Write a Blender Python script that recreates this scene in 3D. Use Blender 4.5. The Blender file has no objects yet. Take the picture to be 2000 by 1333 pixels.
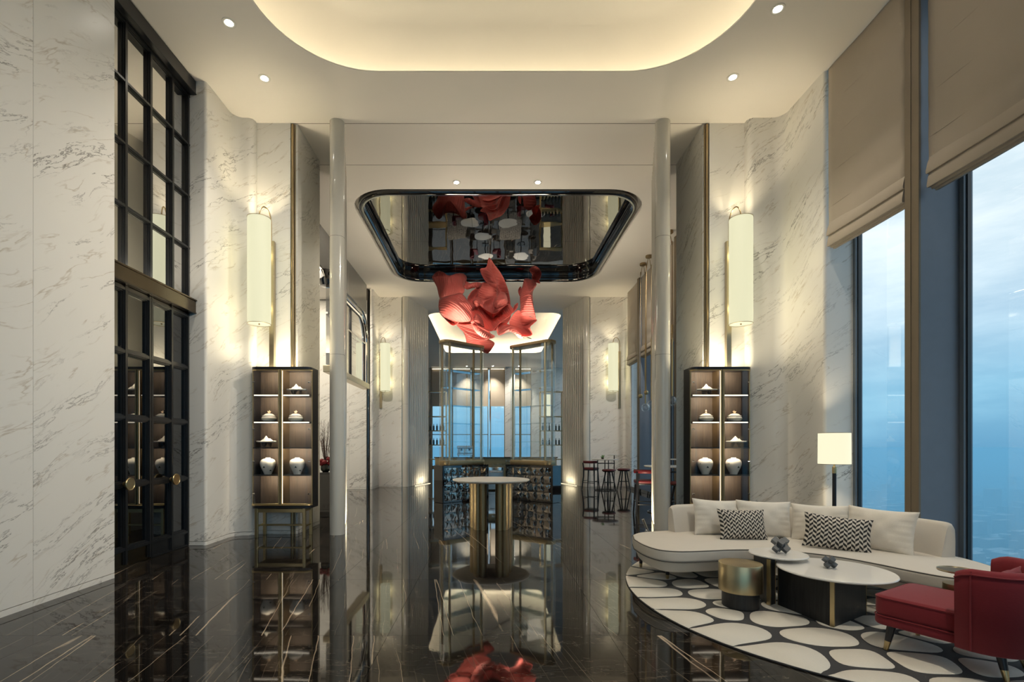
import bpy, bmesh, math, random
from mathutils import Vector, Matrix
from math import sin, cos, pi, radians, sqrt

scene = bpy.context.scene
COL = scene.collection
random.seed(7)

# ------------------------------------------------------------------ camera
cam_d = bpy.data.cameras.new('camera')
cam_d.sensor_width = 36.0
cam_d.lens = 17.0
cam_d.shift_x = 0.0215
cam_d.shift_y = 0.1028
cam_d.clip_start = 0.05
cam_d.clip_end = 20000
cam = bpy.data.objects.new('camera', cam_d)
cam.location = (0, 0, 1.5)
cam.rotation_euler = (pi / 2, 0, 0)
COL.objects.link(cam)
scene.camera = cam

# ------------------------------------------------------------------ colour management, bounces
scene.view_settings.view_transform = 'Standard'
scene.view_settings.look = 'None'
scene.view_settings.gamma = 1.0
scene.view_settings.use_curve_mapping = False
scene.view_settings.exposure = 1.45
cy = scene.cycles
cy.max_bounces = 8
cy.diffuse_bounces = 4
cy.glossy_bounces = 4
cy.transmission_bounces = 4
cy.transparent_max_bounces = 24
cy.volume_bounces = 2
cy.sample_clamp_indirect = 6.0
cy.caustics_reflective = False
cy.caustics_refractive = False
cy.use_denoising = True
cy.use_adaptive_sampling = True
cy.adaptive_threshold = 0.02

# ------------------------------------------------------------------ world: overcast evening sky
SKY_STRENGTH = 0.42
world = bpy.data.worlds.new('evening_sky')
scene.world = world
world.use_nodes = True
wt = world.node_tree
for n in list(wt.nodes):
    wt.nodes.remove(n)
def wn(t, **kw):
    n = wt.nodes.new(t)
    for k, v in kw.items():
        setattr(n, k, v)
    return n
w_out = wn('ShaderNodeOutputWorld'); w_bg = wn('ShaderNodeBackground')
w_tc = wn('ShaderNodeTexCoord'); w_sep = wn('ShaderNodeSeparateXYZ')
w_ramp = wn('ShaderNodeValToRGB')
w_map = wn('ShaderNodeMapping'); w_noise = wn('ShaderNodeTexNoise'); w_cr = wn('ShaderNodeValToRGB')
w_mix = wn('ShaderNodeMixRGB')
wt.links.new(w_tc.outputs['Generated'], w_sep.inputs[0])
w_m = wn('ShaderNodeMath', operation='MULTIPLY_ADD'); w_m.inputs[1].default_value = 0.5; w_m.inputs[2].default_value = 0.5
wt.links.new(w_sep.outputs['Z'], w_m.inputs[0])
wt.links.new(w_m.outputs[0], w_ramp.inputs[0])
els = w_ramp.color_ramp.elements
els[0].position = 0.0; els[0].color = (0.10, 0.27, 0.42, 1)
els[1].position = 1.0; els[1].color = (0.90, 0.96, 1.0, 1)
for p, c in ((0.46, (0.14, 0.37, 0.56, 1)), (0.497, (0.17, 0.42, 0.62, 1)), (0.545, (0.34, 0.64, 0.82, 1)), (0.60, (0.60, 0.78, 0.90, 1)), (0.67, (0.86, 0.95, 0.98, 1))):
    e = els.new(p); e.color = c
wt.links.new(w_tc.outputs['Generated'], w_map.inputs[0])
w_map.inputs['Scale'].default_value = (1.6, 1.6, 7.0)
wt.links.new(w_map.outputs[0], w_noise.inputs['Vector'])
w_noise.inputs['Scale'].default_value = 2.2; w_noise.inputs['Detail'].default_value = 6; w_noise.inputs['Roughness'].default_value = 0.6
wt.links.new(w_noise.outputs['Fac'], w_cr.inputs[0])
w_cr.color_ramp.elements[0].position = 0.42; w_cr.color_ramp.elements[0].color = (0.80, 0.86, 0.90, 1)
w_cr.color_ramp.elements[1].position = 0.66; w_cr.color_ramp.elements[1].color = (1.12, 1.08, 1.05, 1)
w_mix.blend_type = 'MULTIPLY'; w_mix.inputs[0].default_value = 1.0
wt.links.new(w_ramp.outputs[0], w_mix.inputs[1]); wt.links.new(w_cr.outputs[0], w_mix.inputs[2])
wt.links.new(w_mix.outputs[0], w_bg.inputs[0]); w_bg.inputs[1].default_value = SKY_STRENGTH
wt.links.new(w_bg.outputs[0], w_out.inputs[0])

# lamp strengths of the fixtures and of the added fill lights
L_SCONCE = 0.285      # radiance of the fabric sconce shades
L_LAMP = 0.36
L_COVE = 2.9        # LED line in the ceiling coves
L_COVE_FAR = 9.0
L_DOWN = 230.0       # W of each recessed ceiling spot
L_CAB = 1.6          # W of each LED line in the show cabinets
L_UP_FILL = 26.0          # W of the ceiling fill added in the top of each wall lamp
L_HALO_FILL = 1.5       # W of each of two fill bulbs added behind a wall lamp's shade
L_SCREEN = 45.0      # W of the floor LED lines under the fluted screens          # W out of its open bottom

L_CABTOP_FILL = 6.0      # W of the unseen fill light added on top of each show cabinet
L_TOWER_FILL = 30.0      # W of the unseen fill light added on top of each glass tower
L_HEADER_FILL = 3.0      # W of the unseen fill light added on the door's header beam

# ================================================================== helpers
def arc(cx, cy_, r, a0, a1, n=8):
    return [(cx + r * cos(radians(a0 + (a1 - a0) * i / n)), cy_ + r * sin(radians(a0 + (a1 - a0) * i / n))) for i in range(n + 1)]

def rrect(x0, x1, y0, y1, r, n=8):
    r = max(r, 1e-4)
    return (arc(x1 - r, y0 + r, r, -90, 0, n) + arc(x1 - r, y1 - r, r, 0, 90, n) +
            arc(x0 + r, y1 - r, r, 90, 180, n) + arc(x0 + r, y0 + r, r, 180, 270, n))

def catmull(pts, n=6, closed=True):
    out = []
    N = len(pts)
    rng = range(N) if closed else range(N - 1)
    dim = len(pts[0])
    for i in rng:
        if closed:
            p0, p1, p2, p3 = pts[(i - 1) % N], pts[i], pts[(i + 1) % N], pts[(i + 2) % N]
        else:
            p0, p1, p2, p3 = pts[max(i - 1, 0)], pts[i], pts[i + 1], pts[min(i + 2, N - 1)]
        for k in range(n):
            t = k / n
            out.append(tuple(0.5 * ((2 * p1[d]) + (-p0[d] + p2[d]) * t + (2 * p0[d] - 5 * p1[d] + 4 * p2[d] - p3[d]) * t * t +
                             (-p0[d] + 3 * p1[d] - 3 * p2[d] + p3[d]) * t ** 3) for d in range(dim)))
    if not closed:
        out.append(tuple(pts[-1]))
    return out

def area2(p):
    return sum(p[i][0] * p[(i + 1) % len(p)][1] - p[(i + 1) % len(p)][0] * p[i][1] for i in range(len(p)))

def inset(pts, d):
    """offset a closed ccw outline inwards by d"""
    s = 1 if area2(pts) > 0 else -1
    N = len(pts); out = []
    for i in range(N):
        a, b, c = pts[i - 1], pts[i], pts[(i + 1) % N]
        e1 = Vector((b[0] - a[0], b[1] - a[1])); e2 = Vector((c[0] - b[0], c[1] - b[1]))
        if e1.length < 1e-9: e1 = e2
        if e2.length < 1e-9: e2 = e1
        e1.normalize(); e2.normalize()
        n1 = Vector((-e1.y, e1.x)) * s; n2 = Vector((-e2.y, e2.x)) * s
        m = n1 + n2
        if m.length < 1e-6: m = n1
        m.normalize()
        k = d / max(0.35, m.dot(n1))
        out.append((b[0] + m.x * k, b[1] + m.y * k))
    return out

class MB:
    def __init__(s):
        s.v = []; s.f = []; s.uv = None
    def add(s, vs, fs):
        o = len(s.v); s.v += [tuple(p) for p in vs]; s.f += [tuple(i + o for i in f) for f in fs]; return s
    def box(s, x0, x1, y0, y1, z0, z1):
        return s.add([(x0, y0, z0), (x1, y0, z0), (x1, y1, z0), (x0, y1, z0), (x0, y0, z1), (x1, y0, z1), (x1, y1, z1), (x0, y1, z1)],
                     [(3, 2, 1, 0), (4, 5, 6, 7), (0, 1, 5, 4), (1, 2, 6, 5), (2, 3, 7, 6), (3, 0, 4, 7)])
    def obox(s, c, u, v, w, a, b, d):
        """oriented box: centre c, unit axes u v w, half sizes a b d"""
        c, u, v, w = Vector(c), Vector(u), Vector(v), Vector(w)
        P = [c + u * (i * a) + v * (j * b) + w * (k * d) for k in (-1, 1) for j in (-1, 1) for i in (-1, 1)]
        return s.add(P, [(2, 3, 1, 0), (4, 5, 7, 6), (0, 1, 5, 4), (1, 3, 7, 5), (3, 2, 6, 7), (2, 0, 4, 6)])
    def rings(s, rings, closed=True, cap0=False, cap1=False):
        """loft between rings with the same number of 3-D points"""
        n = len(rings[0]); vs = [p for r in rings for p in r]; fs = []
        for k in range(len(rings) - 1):
            for i in range(n if closed else n - 1):
                j = (i + 1) % n
                fs.append((k * n + i, k * n + j, (k + 1) * n + j, (k + 1) * n + i))
        if cap0: fs.append(tuple(reversed(range(n))))
        if cap1: fs.append(tuple(range((len(rings) - 1) * n, len(rings) * n)))
        return s.add(vs, fs)
    def prism(s, pts, z0, z1):
        if area2(pts) < 0: pts = list(reversed(pts))
        return s.rings([[(x, y, z0) for x, y in pts], [(x, y, z1) for x, y in pts]], True, True, True)
    def soft(s, pts, z0, z1, r=0.02, n=4, crown=0.0):
        """extruded outline with rounded top and bottom edges"""
        if area2(pts) < 0: pts = list(reversed(pts))
        R = []
        for i in range(n + 1):
            a = pi / 2 * i / n
            q = inset(pts, r * (1 - sin(a)))
            R.append([(x, y, z0 + r * (1 - cos(a))) for x, y in q])
        for i in range(n + 1):
            a = pi / 2 * i / n
            q = inset(pts, r * (1 - cos(a)))
            R.append([(x, y, z1 - r * (1 - sin(a))) for x, y in q])
        return s.rings(R, True, True, True)
    def lathe(s, prof, n=24, c=(0, 0, 0), cap=True, sx=1, sy=1):
        R = [[(c[0] + r * sx * cos(2 * pi * i / n), c[1] + r * sy * sin(2 * pi * i / n), c[2] + z) for i in range(n)] for r, z in prof]
        return s.rings(R, True, cap, cap)
    def tube(s, path, r, n=8, closed=False, cap=True):
        P = [Vector(p) for p in path]; N = len(P)
        rad = r if isinstance(r, (list, tuple)) else [r] * N
        T = []
        for i in range(N):
            a = P[(i - 1) % N] if (closed or i > 0) else P[i]
            b = P[(i + 1) % N] if (closed or i < N - 1) else P[i]
            t = b - a
            T.append(t.normalized() if t.length > 1e-9 else Vector((0, 0, 1)))
        up = Vector((0, 0, 1)) if abs(T[0].z) < 0.9 else Vector((1, 0, 0))
        nrm = (up - T[0] * up.dot(T[0])).normalized()
        R = []
        for i in range(N):
            nrm = nrm - T[i] * nrm.dot(T[i])
            nrm = nrm.normalized() if nrm.length > 1e-6 else T[i].orthogonal().normalized()
            b = T[i].cross(nrm)
            R.append([tuple(P[i] + (nrm * cos(2 * pi * k / n) + b * sin(2 * pi * k / n)) * rad[i]) for k in range(n)])
        if closed:
            R.append(R[0])
            return s.rings(R, True, False, False)
        return s.rings(R, True, cap, cap)
    def grid(s, fn, nu, nv):
        vs = [fn(i / nu, j / nv) for j in range(nv + 1) for i in range(nu + 1)]
        fs = [(j * (nu + 1) + i, j * (nu + 1) + i + 1, (j + 1) * (nu + 1) + i + 1, (j + 1) * (nu + 1) + i) for j in range(nv) for i in range(nu)]
        return s.add(vs, fs)
    def mesh(s, name, mat, smooth=35):
        me = bpy.data.meshes.new(name)
        me.from_pydata(s.v, [], s.f); me.update()
        if mat: me.materials.append(mat)
        if smooth:
            me.polygons.foreach_set('use_smooth', [True] * len(me.polygons))
            me.set_sharp_from_angle(angle=radians(smooth))
        if s.uv:
            l = me.uv_layers.new(name='UVMap')
            for lp in me.loops:
                l.data[lp.index].uv = s.uv[lp.vertex_index]
        return me
    def build(s, name, mat, parent=None, smooth=35, bevel=0, seg=2):
        o = bpy.data.objects.new(name, s.mesh(name, mat, smooth)); COL.objects.link(o)
        if parent is not None: o.parent = parent
        if bevel:
            m = o.modifiers.new('bevel', 'BEVEL'); m.width = bevel; m.segments = seg; m.limit_method = 'ANGLE'; m.angle_limit = radians(40)
        return o

def tag(o, label, cat, group=None, kind=None):
    o['label'] = label; o['category'] = cat
    if group: o['group'] = group
    if kind: o['kind'] = kind
    return o
def thing(name, label, cat, loc=(0, 0, 0), rz=0, group=None):
    o = bpy.data.objects.new(name, None); COL.objects.link(o)
    o.empty_display_size = 0.1; o.location = loc; o.rotation_euler = (0, 0, rz)
    return tag(o, label, cat, group)
def struct(o, label, cat='structure'):
    o['kind'] = 'structure'; o['label'] = label; o['category'] = cat
    return o
def semp(name, label, cat, loc=(0, 0, 0)):
    o = bpy.data.objects.new(name, None); COL.objects.link(o); o.empty_display_size = 0.1; o.location = loc
    return struct(o, label, cat)
def inst(name, me, parent, loc=(0, 0, 0), rot=(0, 0, 0), scale=(1, 1, 1)):
    o = bpy.data.objects.new(name, me); COL.objects.link(o); o.parent = parent
    o.location = loc; o.rotation_euler = rot; o.scale = scale
    return o
def dup(root, loc, rz=None, label=None):
    """copy of a thing with copies of its parts and sub-parts"""
    def cp(o, par):
        c = o.copy(); COL.objects.link(c); c.parent = par
        for ch in o.children: cp(ch, c)
        return c
    r = cp(root, None); r.location = loc
    if rz is not None: r.rotation_euler = (0, 0, rz)
    if label: r['label'] = label
    return r
def lamp(name, kind, energy, color, loc, rot=(0, 0, 0), parent=None, **kw):
    d = bpy.data.lights.new(name, kind); d.energy = energy; d.color = color
    for k, v in kw.items(): setattr(d, k, v)
    o = bpy.data.objects.new(name, d); COL.objects.link(o); o.location = loc; o.rotation_euler = rot
    if parent is not None: o.parent = parent
    return o

# ================================================================== materials
class NT:
    def __init__(s, name):
        s.m = bpy.data.materials.new(name); s.m.use_nodes = True
        s.t = s.m.node_tree; s.b = s.t.nodes['Principled BSDF']; s.out = s.t.nodes['Material Output']
    def n(s, typ, ins=None, **kw):
        n = s.t.nodes.new(typ)
        for k, v in kw.items(): setattr(n, k, v)
        for k, v in (ins or {}).items(): s.set(n.inputs[k], v)
        return n
    def set(s, sock, v):
        if isinstance(v, bpy.types.NodeSocket): s.t.links.new(v, sock)
        elif isinstance(v, bpy.types.Node): s.t.links.new(v.outputs[0], sock)
        else: sock.default_value = v
    def math(s, op, a, b=0.0, c=0.0, clamp=False):
        n = s.n('ShaderNodeMath', {0: a, 1: b, 2: c}, operation=op); n.use_clamp = clamp
        return n.outputs[0]
    def ramp(s, fac, stops):
        n = s.n('ShaderNodeValToRGB', {0: fac}); e = n.color_ramp.elements
        e[0].position, e[0].color = stops[0]; e[1].position, e[1].color = stops[-1]
        for p, c in stops[1:-1]:
            q = e.new(p); q.color = c
        return n.outputs[0]
    def mix(s, fac, a, b, blend='MIX'):
        n = s.n('ShaderNodeMixRGB', {0: fac, 1: a, 2: b}, blend_type=blend)
        return n.outputs[0]
    def P(s, **kw):
        for k, v in kw.items():
            s.set(s.b.inputs[{'color': 'Base Color', 'rough': 'Roughness', 'metal': 'Metallic', 'ior': 'IOR', 'spec': 'Specular IOR Level',
                              'emit': 'Emission Color', 'estr': 'Emission Strength', 'coat': 'Coat Weight', 'crough': 'Coat Roughness',
                              'trans': 'Transmission Weight', 'sheen': 'Sheen Weight', 'normal': 'Normal', 'alpha': 'Alpha', 'sub': 'Subsurface Weight',
                              'aniso': 'Anisotropic', 'srough': 'Sheen Roughness', 'stint': 'Sheen Tint'}[k]], v)
        return s
def rgb(r, g, b):
    f = lambda c: (c / 255 / 12.92) if c / 255 <= 0.04045 else ((c / 255 + 0.055) / 1.055) ** 2.4
    return (f(r), f(g), f(b), 1)
def mat(name, color, rough=0.5, metal=0.0, var=0.06, scale=9.0, bump=0.0, **kw):
    """plain procedural material: a colour with a faint noise in tone and roughness"""
    t = NT(name)
    tc = t.n('ShaderNodeTexCoord')
    nz = t.n('ShaderNodeTexNoise', {'Vector': tc.outputs['Object'], 'Scale': scale, 'Detail': 3.0})
    lo = tuple(c * (1 - var) for c in color[:3]) + (1,); hi = tuple(min(1, c * (1 + var)) for c in color[:3]) + (1,)
    t.P(color=t.mix(nz.outputs['Fac'], lo, hi), rough=rough, metal=metal, **kw)
    if bump:
        b = t.n('ShaderNodeBump', {'Height': nz.outputs['Fac'], 'Strength': bump, 'Distance': 0.01}); t.P(normal=b.outputs[0])
    return t.m
def emit(name, color, strength, base=(0.8, 0.8, 0.8, 1)):
    t = NT(name); t.P(color=base, rough=0.6, emit=color, estr=strength); return t.m

def marble(name, hx, hy, base=(0.82, 0.80, 0.76, 1), dens=1.0):
    """white marble slabs with slanting grey and tan veins; (hx, hy) picks the horizontal run of the veins"""
    t = NT(name)
    g = t.n('ShaderNodeNewGeometry')
    ob = t.n('ShaderNodeObjectInfo')
    sep = t.n('ShaderNodeSeparateXYZ', {0: g.outputs['Position']})
    h = t.math('ADD', t.math('MULTIPLY', sep.outputs[0], hx), t.math('MULTIPLY', sep.outputs[1], hy))
    z = sep.outputs[2]
    off = t.math('MULTIPLY', ob.outputs['Random'], 37.0)
    warp = t.n('ShaderNodeTexNoise', {'Vector': g.outputs['Position'], 'Scale': 0.8, 'Detail': 2.0})
    ca, sa = cos(radians(31)), sin(radians(31))
    a = t.math('ADD', t.math('MULTIPLY', h, ca), t.math('MULTIPLY', z, sa))
    b = t.math('ADD', t.math('MULTIPLY', h, -sa), t.math('MULTIPLY', z, ca))
    b = t.math('ADD', b, t.math('MULTIPLY', warp.outputs['Fac'], 0.5))
    v1 = t.n('ShaderNodeCombineXYZ', {0: t.math('MULTIPLY', a, 0.8), 1: t.math('MULTIPLY', b, 4.2), 2: off})
    n1 = t.n('ShaderNodeTexNoise', {'Vector': v1, 'Scale': 1.35, 'Detail': 6.0, 'Roughness': 0.66})
    m1 = t.n('ShaderNodeTexNoise', {'Vector': v1, 'Scale': 0.55, 'Detail': 3.0})
    d1 = t.math('ABSOLUTE', t.math('SUBTRACT', n1.outputs['Fac'], 0.5))
    k1 = t.math('SUBTRACT', 1.0, t.math('MULTIPLY', d1, 62.0 / dens), clamp=True)
    mk = t.math('MULTIPLY', t.math('SUBTRACT', m1.outputs['Fac'], 0.50), 7.0, clamp=True)
    k1 = t.math('MULTIPLY', k1, mk)
    v2 = t.n('ShaderNodeCombineXYZ', {0: t.math('MULTIPLY', a, 0.9), 1: t.math('MULTIPLY', b, 5.0), 2: t.math('ADD', off, 9.0)})
    n2 = t.n('ShaderNodeTexNoise', {'Vector': v2, 'Scale': 1.5, 'Detail': 4.0, 'Roughness': 0.55})
    d2 = t.math('ABSOLUTE', t.math('SUBTRACT', n2.outputs['Fac'], 0.52))
    m2 = t.n('ShaderNodeTexNoise', {'Vector': v1, 'Scale': 2.1, 'Detail': 1.0})
    k2 = t.math('MULTIPLY', t.math('SUBTRACT', 1.0, t.math('MULTIPLY', d2, 40.0), clamp=True), t.math('MULTIPLY', t.math('SUBTRACT', m2.outputs['Fac'], 0.5), 6.0, clamp=True))
    cl = t.n('ShaderNodeTexNoise', {'Vector': g.outputs['Position'], 'Scale': 0.7, 'Detail': 3.0})
    c0 = t.mix(cl.outputs['Fac'], tuple(c * 0.93 for c in base[:3]) + (1,), tuple(min(1, c * 1.06) for c in base[:3]) + (1,))
    c1 = t.mix(t.math('MULTIPLY', k2, 0.55), c0, (0.42, 0.34, 0.24, 1))
    c2 = t.mix(t.math('MULTIPLY', k1, 0.9), c1, (0.17, 0.155, 0.14, 1))
    t.P(color=c2, rough=0.30, spec=0.3)
    return t.m

M = {}
M['marble_l'] = marble('white_marble_left', 1.0, 1.0)
M['marble_r'] = marble('white_marble_right', 1.0, -1.0, dens=1.15)
M['marble_rear'] = marble('white_marble_rear', 1.0, 0.6, dens=1.5)
M['ceil'] = mat('ceiling_paint', (0.85, 0.81, 0.765, 1), 0.55, var=0.015, scale=1.5)
M['cove'] = mat('cove_paint', (0.86, 0.84, 0.79, 1), 0.6, var=0.01, scale=1.5)
M['gap'] = mat('joint_shadow', (0.05, 0.045, 0.04, 1), 0.8)
M['lacquer'] = mat('ivory_lacquer', (0.62, 0.60, 0.54, 1), 0.13, var=0.02, scale=2.0, coat=0.5)
M['black_metal'] = mat('black_painted_steel', (0.010, 0.011, 0.013, 1), 0.28, var=0.2, spec=0.6)
M['black_gloss'] = mat('black_gloss', (0.006, 0.006, 0.007, 1), 0.05, spec=0.7, coat=1.0)
M['bronze'] = mat('dark_bronze', (0.16, 0.13, 0.095, 1), 0.22, 1.0, scale=3)
M['brass'] = mat('brushed_brass', (0.56, 0.44, 0.24, 1), 0.30, 1.0, scale=14, var=0.08)
M['brass_dark'] = mat('aged_brass', (0.34, 0.26, 0.15, 1), 0.38, 1.0, scale=14, var=0.08)
M['brass_satin'] = mat('satin_brass', (0.36, 0.28, 0.16, 1), 0.46, 1.0, scale=6, var=0.06)
M['brass_pale'] = mat('champagne_brass', (0.52, 0.44, 0.30, 1), 0.28, 1.0, scale=14, var=0.06)
M['chrome'] = mat('polished_chrome', (0.78, 0.78, 0.78, 1), 0.06, 1.0)
M['steel'] = mat('stainless_steel', (0.55, 0.56, 0.57, 1), 0.25, 1.0)
M['alu'] = mat('window_aluminium', (0.16, 0.19, 0.22, 1), 0.35, 0.2)
M['mullion_brown'] = mat('mullion_bronze_face', (0.19, 0.15, 0.10, 1), 0.5, 0.1)
M['mullion_side'] = mat('mullion_grey_cladding', (0.17, 0.19, 0.225, 1), 0.42, 0.1)
M['white_stone'] = mat('white_table_marble', (0.78, 0.76, 0.72, 1), 0.12, var=0.05, scale=4)
M['matt_white'] = mat('matt_white_stone', (0.80, 0.78, 0.74, 1), 0.5, var=0.03, spec=0.25)
M['porcelain'] = mat('white_porcelain', (0.80, 0.78, 0.73, 1), 0.18, var=0.02)
M['celadon'] = mat('grey_celadon_glaze', (0.42, 0.43, 0.36, 1), 0.18)
M['peach'] = mat('peach_ceramic', (0.70, 0.50, 0.34, 1), 0.4)
M['coral_foot'] = mat('brown_coral_ceramic', (0.16, 0.10, 0.065, 1), 0.6)
M['red_leather'] = mat('red_leather', (0.13, 0.010, 0.016, 1), 0.45, var=0.15, bump=0.05)
M['black_wood'] = mat('black_lacquered_wood', (0.012, 0.012, 0.015, 1), 0.3, var=0.2)
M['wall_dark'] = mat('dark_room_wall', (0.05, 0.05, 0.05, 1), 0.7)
M['wall_warm'] = mat('plaster_wall', (0.66, 0.62, 0.55, 1), 0.6, var=0.02)
M['grey_glass'] = mat('grey_back_painted_glass', (0.17, 0.165, 0.155, 1), 0.12, spec=0.6)
M['grey_stone'] = mat('grey_veined_resin', (0.085, 0.093, 0.10, 1), 0.45, var=0.4, scale=25)
M['leaf'] = mat('succulent_leaf', (0.16, 0.30, 0.10, 1), 0.5, var=0.3)
M['twig'] = mat('dry_twig', (0.10, 0.055, 0.045, 1), 0.8)
M['flower_red'] = mat('dark_red_flower', (0.22, 0.012, 0.018, 1), 0.7, var=0.3)
M['bottle'] = mat('dark_bottle_glass', (0.015, 0.02, 0.015, 1), 0.08, var=0.3)
M['grey_fabric'] = mat('grey_upholstery', (0.24, 0.22, 0.20, 1), 0.8)
M['sconce_inner'] = emit('sconce_fabric_lit', (1.0, 0.965, 0.64, 1), L_SCONCE, (0.10, 0.10, 0.09, 1))
M['lamp_inner'] = emit('lamp_fabric_lit', (1.0, 0.94, 0.66, 1), L_LAMP, (0.10, 0.10, 0.09, 1))
M['cove_led'] = emit('cove_led', (1.0, 0.82, 0.54, 1), L_COVE)
M['cove_led_far'] = emit('far_cove_led', (1.0, 0.84, 0.58, 1), L_COVE_FAR)
M['blind_led'] = emit('blind_pocket_led', (1.0, 0.84, 0.58, 1), 1.6)
M['led'] = emit('cabinet_led', (1.0, 0.86, 0.66, 1), 0.9)
M['spot_led'] = emit('spot_led', (1.0, 0.93, 0.82, 1), 30.0)
M['base_led'] = emit('screen_base_led', (1.0, 0.85, 0.55, 1), 0.6)

def thin_glass(name, tint=(0.95, 0.98, 1.0, 1), refl=1.0, base_refl=0.0, rough=0.0):
    t = NT(name)
    t.t.nodes.remove(t.b)
    tr = t.n('ShaderNodeBsdfTransparent', {'Color': tint}); gl = t.n('ShaderNodeBsdfGlossy', {'Color': (1, 1, 1, 1), 'Roughness': rough})
    g = t.n('ShaderNodeNewGeometry')
    d = t.n('ShaderNodeVectorMath', {0: g.outputs['Normal'], 1: g.outputs['Incoming']}, operation='DOT_PRODUCT')
    k = t.math('SUBTRACT', 1.0, t.math('ABSOLUTE', d.outputs['Value']), clamp=True)
    fr = t.math('MULTIPLY_ADD', t.math('POWER', k, 5.0), 0.92, 0.08)        # both faces of a thin pane
    f = t.math('MULTIPLY_ADD', fr, refl, base_refl, clamp=True)
    mx = t.n('ShaderNodeMixShader', {0: f, 1: tr.outputs[0], 2: gl.outputs[0]})
    t.t.links.new(mx.outputs[0], t.out.inputs[0])
    return t.m
M['glass'] = thin_glass('clear_glass')
M['glass_win'] = thin_glass('window_glass', (0.93, 0.97, 1.0, 1), 0.9)
M['glass_tower'] = thin_glass('display_glass', (0.93, 0.97, 0.98, 1), 1.2, 0.02)
M['glass_cab'] = thin_glass('cabinet_glass', (0.97, 0.98, 0.98, 1), 0.45)
M['glass_transom'] = thin_glass('bronze_mirror_glass', (0.08, 0.08, 0.075, 1), 0.8, 0.62)
M['glass_door'] = thin_glass('smoked_door_glass', (0.09, 0.09, 0.09, 1), 1.2, 0.06)

def wood(name, c0, c1, rough=0.45):
    t = NT(name); tc = t.n('ShaderNodeTexCoord')
    mp = t.n('ShaderNodeMapping', {'Vector': tc.outputs['Object'], 'Scale': (26, 26, 1.6)})
    nz = t.n('ShaderNodeTexNoise', {'Vector': mp.outputs[0], 'Scale': 2.2, 'Detail': 5.0, 'Roughness': 0.65})
    t.P(color=t.ramp(nz.outputs['Fac'], [(0.32, c0), (0.68, c1)]), rough=rough)
    b = t.n('ShaderNodeBump', {'Height': nz.outputs['Fac'], 'Strength': 0.12, 'Distance': 0.004}); t.P(normal=b.outputs[0])
    return t.m
M['oak_dark'] = wood('dark_stained_oak', (0.022, 0.016, 0.012, 1), (0.060, 0.043, 0.031, 1), 0.7)
M['oak_black'] = wood('black_stained_oak', (0.008, 0.008, 0.009, 1), (0.026, 0.025, 0.026, 1))

def floor_mat():
    t = NT('black_gold_marble')
    g = t.n('ShaderNodeNewGeometry'); ob = t.n('ShaderNodeObjectInfo')
    sep = t.n('ShaderNodeSeparateXYZ', {0: g.outputs['Position']})
    x, y = sep.outputs[0], sep.outputs[1]
    off = t.math('MULTIPLY', ob.outputs['Random'], 61.0)
    ang = t.math('MULTIPLY_ADD', ob.outputs['Random'], 0.10, 0.17)
    wp = t.n('ShaderNodeTexNoise', {'Vector': g.outputs['Position'], 'Scale': 2.2, 'Detail': 4.0})
    wps = t.math('MULTIPLY', t.math('SUBTRACT', wp.outputs['Fac'], 0.5), 0.05)
    b = t.math('ADD', t.math('ADD', x, t.math('MULTIPLY', y, ang)), wps)
    a = y
    def veins(fb, fa, w, lo, gain, o2):
        v = t.n('ShaderNodeCombineXYZ', {0: t.math('MULTIPLY', b, fb), 1: t.math('MULTIPLY', a, fa), 2: t.math('ADD', off, o2)})
        n = t.n('ShaderNodeTexNoise', {'Vector': v, 'Scale': 1.0, 'Detail': 0.6, 'Roughness': 0.4})
        d = t.math('ABSOLUTE', t.math('SUBTRACT', n.outputs['Fac'], 0.5))
        k = t.math('SUBTRACT', 1.0, t.math('MULTIPLY', d, w), clamp=True)
        mv = t.n('ShaderNodeCombineXYZ', {0: t.math('MULTIPLY', b, 1.3), 1: t.math('MULTIPLY', a, 0.5), 2: t.math('ADD', off, o2 + 5.0)})
        mk = t.n('ShaderNodeTexNoise', {'Vector': mv, 'Scale': 1.0, 'Detail': 1.0})
        return t.math('MULTIPLY', k, t.math('MULTIPLY', t.math('SUBTRACT', mk.outputs['Fac'], lo), gain, clamp=True))
    k1 = veins(3.8, 0.06, 240.0, 0.45, 9.0, 3.0)
    k2 = veins(9.0, 0.16, 110.0, 0.42, 5.0, 17.0)
    # fine cross cracks
    v3 = t.n('ShaderNodeCombineXYZ', {0: t.math('MULTIPLY', x, 1.2), 1: t.math('MULTIPLY', y, 5.5), 2: off})
    n3 = t.n('ShaderNodeTexNoise', {'Vector': v3, 'Scale': 1.2, 'Detail': 4.0, 'Roughness': 0.65})
    k3 = t.math('SUBTRACT', 1.0, t.math('MULTIPLY', t.math('ABSOLUTE', t.math('SUBTRACT', n3.outputs['Fac'], 0.55)), 95.0), clamp=True)
    cl = t.n('ShaderNodeTexNoise', {'Vector': g.outputs['Position'], 'Scale': 2.0, 'Detail': 4.0})
    c0 = t.mix(cl.outputs['Fac'], (0.006, 0.005, 0.0045, 1), (0.017, 0.014, 0.012, 1))
    c1 = t.mix(t.math('MULTIPLY', k3, 0.35), c0, (0.25, 0.20, 0.15, 1))
    c2 = t.mix(t.math('MULTIPLY', k2, 0.32), c1, (0.42, 0.33, 0.24, 1))
    c3 = t.mix(t.math('MULTIPLY', k1, 0.85), c2, (0.72, 0.56, 0.40, 1))
    bm = t.n('ShaderNodeTexNoise', {'Vector': g.outputs['Position'], 'Scale': 2.6, 'Detail': 1.0})
    bp = t.n('ShaderNodeBump', {'Height': bm.outputs['Fac'], 'Strength': 0.025, 'Distance': 0.02})
    t.P(color=c3, rough=0.035, ior=1.47, normal=bp.outputs[0])
    return t.m
M['floor'] = floor_mat()

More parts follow.
